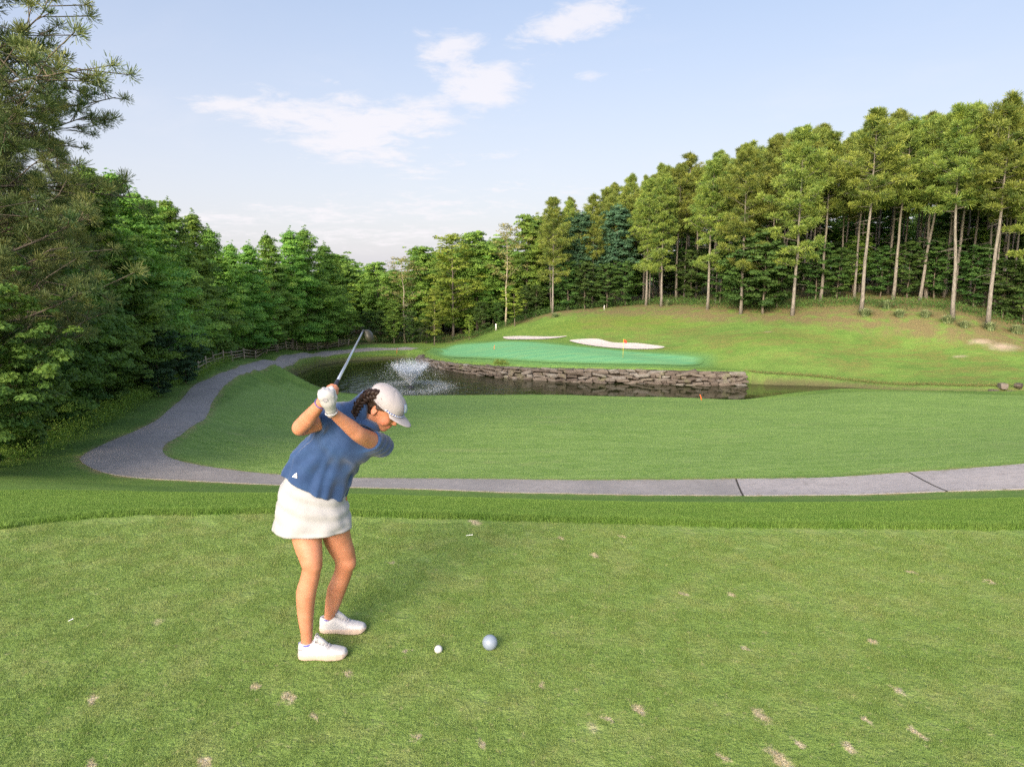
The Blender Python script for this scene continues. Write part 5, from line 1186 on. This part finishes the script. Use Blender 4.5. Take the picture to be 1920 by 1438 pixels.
plain('shoe_white', (.40, .40, .42), .5); plain('sole_cream', (.40, .32, .27), .6); plain('lilac_lining', (.09, .09, .36), .8); plain('lace_grey', (.36, .35, .39), .7); plain('mark_white', (.82, .82, .84), .6); plain('mark_grey', (.25, .25, .30), .6)
plain('rope_blue', (.03, .10, .45), .7); plain('rope_white', (.75, .76, .80), .7); plain('cap_blue', (.12, .20, .42), .7); plain('bracelet', (.06, .07, .28), .6); plain('watch_band', (.30, .26, .24), .5)
lo, hi = PER0+[-.46, -.46, -.02], PER0+[.52, .46, 1.62]
body = solid('body', bodyS, lo, hi, .0052, M['skin'], sm_=1)
# a finer head and right hand are cut into the same body mesh below this resolution
def strip_band(V, F): return V, F
shirt = solid('polo_shirt', shirtS, lo+[0, 0, .75], hi, .0055, M['shirt'], sm_=1)
glove = solid('golf_glove', gloveS, P(612, 750, 3.12)-.13, P(612, 750, 3.12)+.13, .003, M['glove'], sm_=1)
print('body', time.time()-T0, len(body.data.vertices), len(shirt.data.vertices))

# collar and placket
nk = unit(hp(-.028, 0, -.055)-J['neck']); cx_ = unit(np.cross(nk, [0, 1., 0])); cy_ = np.cross(nk, cx_)
th = np.linspace(0, 2*np.pi, 41); ring = []
for k, (r_, z_) in enumerate([(.061, .020), (.067, .026), (.074, .008), (.082, -.016), (.078, -.020), (.068, .004), (.060, .012)]):
    fl = 1+.10*np.cos(th-1.2)*(k in (2, 3, 4)); ring.append(J['neck']+nk*.006+cx_*(np.cos(th)*r_*fl)[:, None]+cy_*(np.sin(th)*r_*fl)[:, None]+nk*(z_-.010*np.sin(th*2+1)*(k in (3, 4)))[:, None])
ring = np.array(ring)-PER0; nr_ = len(ring); V = ring.reshape(-1, 3); i = (np.arange(nr_-1)[:, None]*41+np.arange(40)[None]).ravel()
link('collar', mesh_np('collar', V, np.stack([i, i+1, i+42, i+41], 1), M['shirt'], True), shirt)
# three-bar badge near the hem
def badge(parent, centre, nrm, up, shapes, mat, name, lift=.0015):
    nrm = unit(np.array(nrm)); up = unit(up-nrm*(up@nrm)); rt = np.cross(up, nrm); V = []; F = []
    for sh_ in shapes:
        b = len(V); V += [centre+rt*x+up*y+nrm*lift for x, y in sh_]; F.append(list(range(b, b+len(sh_))))
    me = bpy.data.meshes.new(name); me.from_pydata([tuple(v-PER0) for v in V], [], F); me.materials.append(mat); return link(name, me, parent)
def project(fn, p, d, n=60, step=.004):
    p = np.array(p, float); d = unit(np.array(d, float))
    for _ in range(n):
        s = fn(p[None])[0]
        if s < .0004: break
        p = p+d*min(max(s*.6, .0006), .02)
    g = np.array([fn((p+e)[None])[0]-fn((p-e)[None])[0] for e in np.eye(3)*.003]); return p, unit(g)
view = unit(P(555, 892, 3.4)-np.array([0, 0, CAM_H]))
bp0, bn = project(shirtS, P(555, 892, 3.2), view)
badge(shirt, bp0, bn, np.array([.1, 0, 1.]), [[(-.016, -.010), (-.011, -.010), (-.014, -.004), (-.018, -.006)], [(-.009, -.010), (-.003, -.010), (-.009, .003), (-.013, .000)], [(-.001, -.010), (.005, -.010), (-.004, .010), (-.009, .006)], [(.007, -.010), (.013, -.010), (.002, .016), (-.003, .012)]], M['mark_white'], 'badge', .004)

# skirt: a hanging shell with soft folds, front panel wrapped over at her right
SK = [(540, 890, 636, 911, .098), (527, 912, 646, 928, .132), (521, 935, 651, 946, .142), (518, 958, 655, 962, .150), (515, 980, 658, 975, .155), (513, 992, 659, 984, .158)]
na_ = 120; V = []; ths = np.linspace(0, 2*np.pi, na_, endpoint=False)
rows = 26
def skp(f, a, off=0.0):
    i = min(int(f), len(SK)-2); u = f-i; s = [SK[i][k]*(1-u)+SK[i+1][k]*u for k in range(5)]
    A_, B_ = P(s[0], s[1], 3.42), P(s[2], s[3], 3.50); c = (A_+B_)/2; S = (B_-A_)/2; w_ = np.linalg.norm(S); S = S/w_; N_ = unit(np.cross(S, [0, 0, 1.])); 
    k = f/5
    fold = .004*k*math.sin(a*7+2*math.sin(f*.8))+.0022*math.sin(a*13+f)*k+.0050*math.sin(f*4.6+3.4*math.cos(a-4.2))*math.exp(-((k-.35)/.38)**2)
    x = math.copysign(abs(math.cos(a))**.92, math.cos(a)); y = math.copysign(abs(math.sin(a))**.92, math.sin(a))
    return c+S*((w_+fold+off)*x)+N_*((s[4]+fold+off)*y)
for j in range(rows):
    for a in ths:
        f = j/(rows-1)*5; 
        notch = .036*math.exp(-((((a-3.75+math.pi) % (2*math.pi))-math.pi)/.16)**2) if j > rows*.6 else 0
        p = skp(f, a); p[2] += notch*((j/(rows-1)-.6)/.4)+(-.012*math.exp(-((((a-4.6+math.pi) % (2*math.pi))-math.pi)/.7)**2)*(j/(rows-1))**2)
        V.append(p-PER0)
F = [[j*na_+k, j*na_+(k+1) % na_, (j+1)*na_+(k+1) % na_, (j+1)*na_+k] for j in range(rows-1) for k in range(na_)]
me = mesh_np('skirt', np.array(V), np.array(F), M['skirt'], True); skirt = link('skirt', me, person); so = skirt.modifiers.new('thick', 'SOLIDIFY'); so.thickness = .004; so.offset = 1
# the wrapped edge of the front panel
pts = []
for u in np.linspace(0, 1, 22):
    f = .2+4.75*u; a = 3.42+.42*u**2.2; q = skp(f, a, .0035); q[2] += .036*math.exp(-((a-3.75)/.16)**2)*max(0, (f/5-.6)/.4); pts.append(q-PER0)
sa = Acc(); sa.tube(np.array(pts), .0028, 6); link('panel_edge', sa.mesh('panel_edge', M['skirt']), skirt)
# hem band
hb = [V[(rows-1)*na_+k % na_]+[0, 0, .001] for k in range(na_+1)]; sa = Acc(); sa.tube(np.array(hb), .0030, 6, cap=False); link('hem', sa.mesh('hem', M['skirt']), skirt)

# shoes
def shoe(name, heel, toe, label):
    heel, toe = np.array(heel, float), np.array(toe, float); Fd = toe-heel; L = np.linalg.norm(Fd); Fd = Fd/L; Rt = np.array([Fd[1], -Fd[0], 0.0]); Ax = np.stack([Fd, Rt, [0, 0, 1.]])
    def outline(x):  # half width along the length
        return np.interp(x, [0, .04, .15, .40, .62, .80, .93, 1.0], [.014, .027, .0345, .032, .042, .0415, .034, .020])
    def up(p):
        q = (p-heel)@Ax.T; x = np.clip(q[:, 0]/L, 0, 1); w_ = outline(x)
        top = np.interp(x, [0, .08, .22, .34, .50, .68, .85, .96, 1.0], [.082, .094, .088, .098, .080, .062, .054, .046, .036])
        dz = q[:, 2]-.022; hgt = top-.022; rr = ((np.abs(q[:, 1])/w_)**2.4+np.abs(np.maximum(dz, 0)/hgt)**2.6)**(1/2.5)
        d = (rr-1)*np.minimum(w_, hgt)*.8; d = smax(d, -(q[:, 2]-.018), .004); d = smax(d, np.maximum(-q[:, 0], q[:, 0]-L), .01)
        hole = ell(q, (L*.185, 0, .115), np.eye(3), (.044, .024, .040)); d = smax(d, -hole, .006)
        d = d+.0012*np.sin(q[:, 0]*160)*np.exp(-((x-.62)/.12)**2)
        return d
    def sole(p):
        q = (p-heel)@Ax.T; x = np.clip(q[:, 0]/L, 0, 1); w_ = outline(x)+.0045; lift = .012*np.clip((x-.85)/.15, 0, 1)**1.5+.004*np.clip((.1-x)/.1, 0, 1)
        d = (np.abs(q[:, 1])/w_-1)*w_*.9; d = smax(d, np.maximum(-q[:, 0]-.004, q[:, 0]-L-.003), .018); zt = .030-.004*np.sin(x*6.5); return smax(smax(d, q[:, 2]-zt, .006), lift+.001-q[:, 2], .006)
    lo_, hi_ = np.minimum(heel, toe)-[.06, .06, .01], np.maximum(heel, toe)+[.06, .06, .14]
    s = solid(name, up, lo_, hi_, .0032, M['shoe_white']); 
    V_, F_ = surface(sole, lo_, hi_, .0032); link('sole', mesh_np('sole', relax(V_, F_, 1)-PER0, F_, M['sole_cream'], True), s)
    # lining round the opening
    a = Acc(); pts = []
    for k in range(25):
        an = k/24*2*math.pi; q = heel+Fd*(L*.185+.039*math.cos(an))+Rt*.0225*math.sin(an); z0 = .087+.004*math.cos(an)-.012*abs(math.sin(an)); pts.append(q+[0, 0, z0]-PER0)
    a.tube(np.array(pts), .0048, 7, cap=False); link('lining', a.mesh('lining', M['lilac_lining']), s)
    tongue = Acc(); tg = [heel+Fd*(L*x)+[0, 0, z] for x, z in [(.36, .112), (.40, .104), (.50, .086), (.60, .070)]]; tongue.tube(np.array(tg)-PER0, [.016, .018, .016, .010], 8); link('tongue', tongue.mesh('tongue', M['shoe_white']), s)
    for k in range(5):
        x = .40+.055*k; zt = np.interp(x, [.40, .62], [.099, .070]); a = Acc()
        for sg in (-1, 1): a.tube(np.array([heel+Fd*(L*x)+Rt*.020*sg+[0, 0, zt-.008], heel+Fd*(L*(x+.015))+Rt*.006*sg+[0, 0, zt+.005], heel+Fd*(L*(x+.03))-Rt*.014*sg+[0, 0, zt-.001]])-PER0, .0022, 5)
        link('lace', a.mesh('lace', M['lace_grey']), s)
    a = Acc()
    for sg in (-1, 1):
        c0 = heel+Fd*(L*.39)+[0, 0, .108]; lp = [c0+Rt*(-.030*math.sin(v_*math.pi)*sg)+Fd*(-.012+.030*v_)*(1 if sg > 0 else -.4)+np.array([0, 0, .014*math.sin(v_*math.pi*2)]) for v_ in np.linspace(0, 1, 9)]; a.tube(np.array(lp)-PER0, .0022, 5)
    link('lace', a.mesh('lace', M['lace_grey']), s)
    return s, heel, Fd, Rt, up
nh = P(560, 1231, 3.335); nh[2] = 0; nt = P(651, 1226, 3.345); nt[2] = 0
shN, hN, fN, rN, upN = shoe('shoe', nh, nt, None)
fh = P(600, 1180, 3.605); fh[2] = 0; ft = P(686, 1178, 3.60); ft[2] = 0
shoe('shoe', fh, ft, None)
q0, qn = project(upN, hN+fN*.018+np.array([0, -.12, .058]), (0, 1, 0)); arc = [[(r_*math.cos(a), dy+r_*math.sin(a)*.8) for a in np.linspace(.3, 2.84, 7)]+[(r2*math.cos(a), dy+r2*math.sin(a)*.8) for a in np.linspace(2.84, .3, 7)] for r_, r2, dy in ((.010, .007, -.006),)]
arc.append([(x, -y) for x, y in arc[0]]); badge(shN, q0, qn, np.array([0, 0, 1.]), arc, M['mark_grey'], 'heel_mark', .003)

# cap
CO = hp(.004, 0, .030); ca = HAX
def capdir(a, e, r=(.102, .082, .086)):  # a: round the head, 0 at the front; e: up
    return CO+HF*(r[0]*math.cos(a)*math.cos(e))+HR*(r[1]*math.sin(a)*math.cos(e))+HU*(r[2]*math.sin(e)**.9 if e > 0 else 0)
nA, nE = 60, 16; V = []
for j in range(nE):
    e = (math.pi/2)*j/(nE-1)
    for k in range(nA):
        a = 2*math.pi*k/nA; pt = capdir(a, max(e, 0)); base_drop = (.012*math.cos(a)-.004)*(1-j/(nE-1))
        seam = .0015*abs(math.sin(a*3)) ; bulge = .006*math.exp(-((e-.5)/.4)**2)*(1+.3*math.cos(a)); d_ = unit(pt-CO)
        V.append(pt+d_*(bulge+seam)-HU*(.010+base_drop*1.0)-PER0)
F = [[j*nA+k, j*nA+(k+1) % nA, (j+1)*nA+(k+1) % nA, (j+1)*nA+k] for j in range(nE-1) for k in range(nA)]
cap = link('cap', mesh_np('cap', np.array(V), np.array(F), M['cap'], True), person); so = cap.modifiers.new('thick', 'SOLIDIFY'); so.thickness = .003; so.offset = 1
band = np.array(V[:nA]+V[:1]); a = Acc(); a.tube(band, .0035, 6, cap=False); link('sweatband', a.mesh('sweatband', M['cap']), cap)
# peak
V = []; nU, nV = 25, 8
for j in range(nV):
    v_ = j/(nV-1)
    for k in range(nU):
        a = (k/(nU-1)-.5)*2.05; b0 = capdir(a, 0)-HU*(.010+.012*math.cos(a)-.004); ext = .070*math.cos(a*1.35)**.7*v_ if abs(a) < 1.5 else 0
        side = math.sin(a); V.append(b0+HF*ext*1.0-HU*(.010*side*side*v_+.010*v_)+HR*(.004*side*v_)-PER0)
F = [[j*nU+k, j*nU+k+1, (j+1)*nU+k+1, (j+1)*nU+k] for j in range(nV-1) for k in range(nU-1)]
peak = link('peak', mesh_np('peak', np.array(V), np.array(F), M['cap'], True), cap); so = peak.modifiers.new('thick', 'SOLIDIFY'); so.thickness = .003
# rope over the peak: short twisted pieces, blue and white by turns
for mt, ph in (('rope_blue', 0), ('rope_white', 1)):
    a = Acc()
    for k in range(ph, 36, 2):
        a0 = (k/36-.5)*2.5; a1 = ((k+1)/36-.5)*2.5; q = [capdir(x, 0)-HU*(.005+.012*math.cos(x)-.004)+unit(capdir(x, 0)-CO)*.006 for x in (a0, (a0+a1)/2, a1)]; a.tube(np.array(q)-PER0, .0032, 6)
    link('rope', a.mesh('rope', M[mt]), cap)
# outlined patch on the cap front
def patch_pt(a, e): return capdir(a, e)+unit(capdir(a, e)-CO)*(.0132+.002*abs(a))-HU*.0150
oc = [(-.17, .30), (.17, .30), (.17, .72), (-.17, .72), (-.17, .30)]
a = Acc(); pp = []
for (x0, y0), (x1, y1) in zip(oc, oc[1:]):
    for u in np.linspace(0, 1, 5)[:-1]: pp.append(patch_pt(x0+(x1-x0)*u+.05, y0+(y1-y0)*u))
pp.append(pp[0]); a.tube(np.array(pp)-PER0, .0013, 5); link('patch_outline', a.mesh('patch_outline', M['cap_blue']), cap)
a = Acc(); V = []
for x in np.linspace(-.16, .16, 5):
    for y in np.linspace(.31, .71, 6): V.append(patch_pt(x+.05, y)-unit(patch_pt(x, y)-CO)*.002-PER0)
i = (np.arange(4)[:, None]*6+np.arange(5)[None]).ravel(); link('patch', mesh_np('patch', np.array(V), np.stack([i, i+1, i+7, i+6], 1), M['mark_white'], True), cap)

# hair: what shows under the cap, and the braid down the back
def hairS(p):
    q = (p-HC)@HAX.T; d = ell(p, hp(-.014, 0, .008), HAX, (.098, .080, .094)); d = smax(d, q[:, 2]-.030, .004)
    d = smax(d, q[:, 0]+.010-.35*q[:, 2]-.012*np.sin(q[:, 2]*90), .008); side = rc(np.column_stack([q[:, 0], np.abs(q[:, 1]), q[:, 2]]), (.045, .070, .018), (.000, .080, .004), .006, .009); d = smin(d, side, .01)
    d = smin(d, rc(p, hp(-.085, .02, -.002), P(694, 746, 3.42), .034, .030), .02)
    return d+.0015*np.sin(q[:, 1]*260+q[:, 2]*120)
hair = solid('hair', hairS, HC-.19, HC+.16, .004, M['hair'], sm_=0)
bp3 = spline(np.array([[710, 742], [697, 740], [684, 746], [674, 758], [667, 770], [661, 783]], float), 12); bD = np.linspace(3.405, 3.385, len(bp3)); bc = np.array([P(x, y, d_) for (x, y), d_ in zip(bp3, bD)])
bT = unit(np.gradient(bc, axis=0)); bS = unit(np.cross(bT, [0, 1., 0])); bN = np.cross(bS, bT); nB = len(bc)
for k in range(3):
    s = np.linspace(0, 1, nB); ph = 2*math.pi*k/3; wdt = .0185*(1-.35*s); x = wdt*np.sin(s*21+ph)*1.0; y = .0095*np.sin(2*(s*21+ph)); r_ = .0150*(1-.45*s)*(1+.12*np.sin(s*42+2*ph))
    a = Acc(); a.tube(bc+bS*x[:, None]+bN*y[:, None]-PER0, r_, 9); link('braid_strand', a.mesh('braid_strand', M['hair']), hair)
a = Acc()
for k in range(3):
    s = np.linspace(0, 1, nB); ph = 2*math.pi*k/3; wdt = .0185*(1-.35*s)
    for q in range(34):
        sl = slice(*sorted(rng.integers(0, nB, 2))) 
        if sl.stop-sl.start < 6: continue
        an = rng.uniform(0, 6.28); rr_ = .0172*(1-.45*s); x = wdt*np.sin(s*21+ph)+rr_*math.cos(an)*rng.uniform(.95, 1.12); y = .0095*np.sin(2*(s*21+ph))+rr_*math.sin(an)*rng.uniform(.95, 1.12)
        c_ = bc+bS*x[:, None]+bN*y[:, None]-PER0; a.tube(c_[sl], .0010, 3, cap=False)
link('hair_strand', a.mesh('hair_strand', M['hair']), hair)
a = Acc()
for k in range(26):
    s0 = bc[-1]+rng.normal(0, .004, 3); a.tube(np.array([s0, s0+[rng.normal(-.008, .006), rng.normal(0, .006), -.022], s0+[rng.normal(-.012, .008), rng.normal(0, .008), -.045]])-PER0, [.0028, .0022, .0006], 4)
for k in range(14):
    s0 = bc[int(rng.integers(0, nB))]; dd = rng.normal(0, 1, 3)*.022; a.tube(np.array([s0, s0+dd*.7, s0+dd+[0, 0, -.014]])-PER0, [.0014, .001, .0004], 3)
link('loose_hair', a.mesh('loose_hair', M['hair']), hair)
# brow and lashes on her right side
for pts_, r_ in (([(.094, .012, .010), (.088, .024, .014), (.076, .038, .010)], .0022), ([(.0855, .018, -.0165), (.0835, .030, -.0185), (.075, .041, -.0160)], .0017)):
    a = Acc(); a.tube(np.array([project(bodyS, hp(*q)+HR*.01+HF*.01, -HF-HR*.5)[0]-PER0 for q in pts_]), r_, 5); link('eyebrow' if r_ > .002 else 'eyelashes', a.mesh('eyebrow', M['hair']), person)
# wristbands
def ringat(c, d, r, tr_, mat, name):
    d = unit(d); x = unit(np.cross(d, [0, 0, 1.])); y = np.cross(d, x); a = Acc(); a.tube(np.array([c+(x*math.cos(v_)+y*math.sin(v_))*r-PER0 for v_ in np.linspace(0, 2*math.pi, 21)]), tr_, 6, cap=False); return link(name, a.mesh(name, M[mat]), person)
dr = J['wrR']-J['elR']; ringat(J['wrR']-unit(dr)*.012, dr, .0272, .0028, 'bracelet', 'bracelet'); dL_ = J['wrL']-J['elL']; ringat(J['wrL']-unit(dL_)*.006, dL_, .0262, .0035, 'watch_band', 'watch_strap')
# glove: round badge and wrist tab
gv = unit(P(609, 750, 3.1)-np.array([0, 0, CAM_H])); gc, gn = project(gloveS, P(609.5, 750, 3.0), gv)
badge(glove, gc, gn, np.array([.3, 0, 1.]), [[(.0115*math.cos(x), .0115*math.sin(x)) for x in np.linspace(0, 2*math.pi, 19)[:-1]]], M['lace_grey'], 'round_badge', .0025)
badge(glove, gc, gn, np.array([.3, 0, 1.]), [[(r_*math.cos(x), r_*math.sin(x)) for x in np.linspace(a0, a0+1.5, 6)]+[((r_-.0018)*math.cos(x), (r_-.0018)*math.sin(x)) for x in np.linspace(a0+1.5, a0, 6)] for r_, a0 in ((.0100, .2), (.0100, 2.3), (.0100, 4.4), (.0062, 1.2), (.0062, 3.6))], M['mark_grey'], 'round_badge', .0032)
a = Acc(); c0 = gw-gup*.004; ax0 = gup; x0 = unit(np.cross(ax0, [0, 0, 1.])); y0 = np.cross(ax0, x0)
for dz_ in (0,): a.tube(np.array([c0+ax0*(dz_-.012)+(x0*math.cos(v_)+y0*math.sin(v_))*.0262-PER0 for v_ in np.linspace(0, 2*math.pi, 21)]), .0036, 6, cap=False)
link('cuff', a.mesh('cuff', M['glove']), glove)

# the club she holds
plain('steel', (.62, .64, .66), .22, metal=.9); plain('grip_rubber', (.018, .020, .030), .7); plain('driver_crown', (.045, .044, .032), .4, metal=.2); plain('driver_face', (.30, .30, .30), .35, metal=.8); plain('ferrule', (.02, .02, .02), .3)
club = tag(empty('golf_club', butt), 'golf driver with steel shaft and dark grip, raised over her shoulder', 'golf club')
gl = lambda s: G*s
a = Acc(); a.tube(np.array([gl(-.012), gl(0), gl(.14), gl(.265), gl(.268)]), [.010, .0142, .0128, .0100, .0085], 12); link('grip', a.mesh('grip', M['grip_rubber']), club)
a = Acc(); a.tube(np.array([gl(.26), gl(.6), gl(CL_LEN-.05)]), [.0078, .0066, .0052], 12); link('shaft', a.mesh('shaft', M['steel']), club)
a = Acc(); a.tube(np.array([gl(CL_LEN-.055), gl(CL_LEN-.03)]), [.0064, .0068], 10); link('ferrule', a.mesh('ferrule', M['ferrule']), club)
hd_c = clubtip+np.array([.030, -.005, -.045]); hx_ = unit(np.array([.35, .15, -.92])); hy_ = unit(np.cross(hx_, [0, 1., .2])); hz_ = np.cross(hx_, hy_); HA = np.stack([hx_, hy_, hz_])
def headclub(p):
    d = ell(p, hd_c, HA, (.042, .024, .040)); d = smax(d, -((p-hd_c)@hz_)-.036, .008); return smin(d, rc(p, clubtip-G*.035, hd_c-hx_*.030, .0072, .012), .010)
V_, F_ = surface(headclub, hd_c-.11, hd_c+.11, .0035); link('club_head', mesh_np('club_head', relax(V_, F_)-butt, F_, M['driver_crown'], True), club)

# ball, tee peg, tee marker and broken tees on the turf
def sphere(name, c, r, mat, nu=32, nv=16):
    bm = bmesh.new(); bmesh.ops.create_icosphere(bm, subdivisions=4, radius=r); me = bpy.data.meshes.new(name); bm.to_mesh(me); bm.free(); me.polygons.foreach_set('use_smooth', [True]*len(me.polygons)); me.materials.append(mat)
    o = link(name, me); o.location = c; return o
m, t, out = mat_new('golf_ball_white'); vo = t.node('ShaderNodeTexVoronoi'); t.l.new(opos(t), vo.inputs['Vector']); vo.inputs['Scale'].default_value = 260; principled(t, out, (.46, .46, .48), .35, vo.outputs['Distance'], .35, .0008, spec=.5); M['ball'] = m
m, t, out = mat_new('marker_grey_blue'); n = t.noise(opos(t), 60, 4); principled(t, out, t.mix(n, (.185, .230, .300), (.215, .260, .330)), .42, t.noise(opos(t), 25, 4), .1, .002, spec=.5); M['marker'] = m
bx, by = P(822, 1217, 3.39)[:2]; ball = tag(sphere('golf_ball', (bx, by, P(822, 1217, 3.39)[2]), .0214, M['ball']), 'small white golf ball teed up left of the grey-blue marker', 'golf ball')
bz = ball.location.z
a = Acc(); a.tube(np.array([[0, 0, -.03], [0, 0, max(.004, bz-.028)], [0, 0, max(.012, bz-.0195)]]), [.0025, .003, .007], 8); tg = tag(link('tee_peg', a.mesh('tee_peg', M['white_paint'] if 'white_paint' in M else M['shoe_white'])), 'short tee peg under the white golf ball', 'tee peg'); tg.location = (bx, by, 0)
mk = P(918.5, 1205, 3.42); tag(sphere('tee_marker', (mk[0], mk[1], .0365), .0405, M['marker']), 'grey-blue spherical tee marker on the turf right of the golf ball', 'tee marker')
def brokentee(px, py, rz, lb, L=.026):
    v = (719-py)/FPX; tt = -CAM_H/(-math.sin(PITCH)+v*math.cos(PITCH)); q = ((px-960)/FPX*tt, tt*(math.cos(PITCH)+v*math.sin(PITCH)))
    a = Acc(); a.tube(np.array([[-L/2, 0, .012], [0, 0, .013], [L*.42, 0, .014], [L/2, 0, .014]]), [.0012, .0022, .0024, .0045], 7); o = tag(link('broken_tee', a.mesh('broken_tee', M['mark_white'])), lb, 'tee peg', 'broken white tees lying on the turf'); o.location = (q[0], q[1], .004); o.rotation_euler = (0, 0, rz)
brokentee(880, 1007, .2, 'broken white tee lying near the far edge of the tee, right of the golfer', .05); brokentee(133, 1167, 1.0, 'broken white tee lying at the left side of the tee')
print('golfer', time.time()-T0)
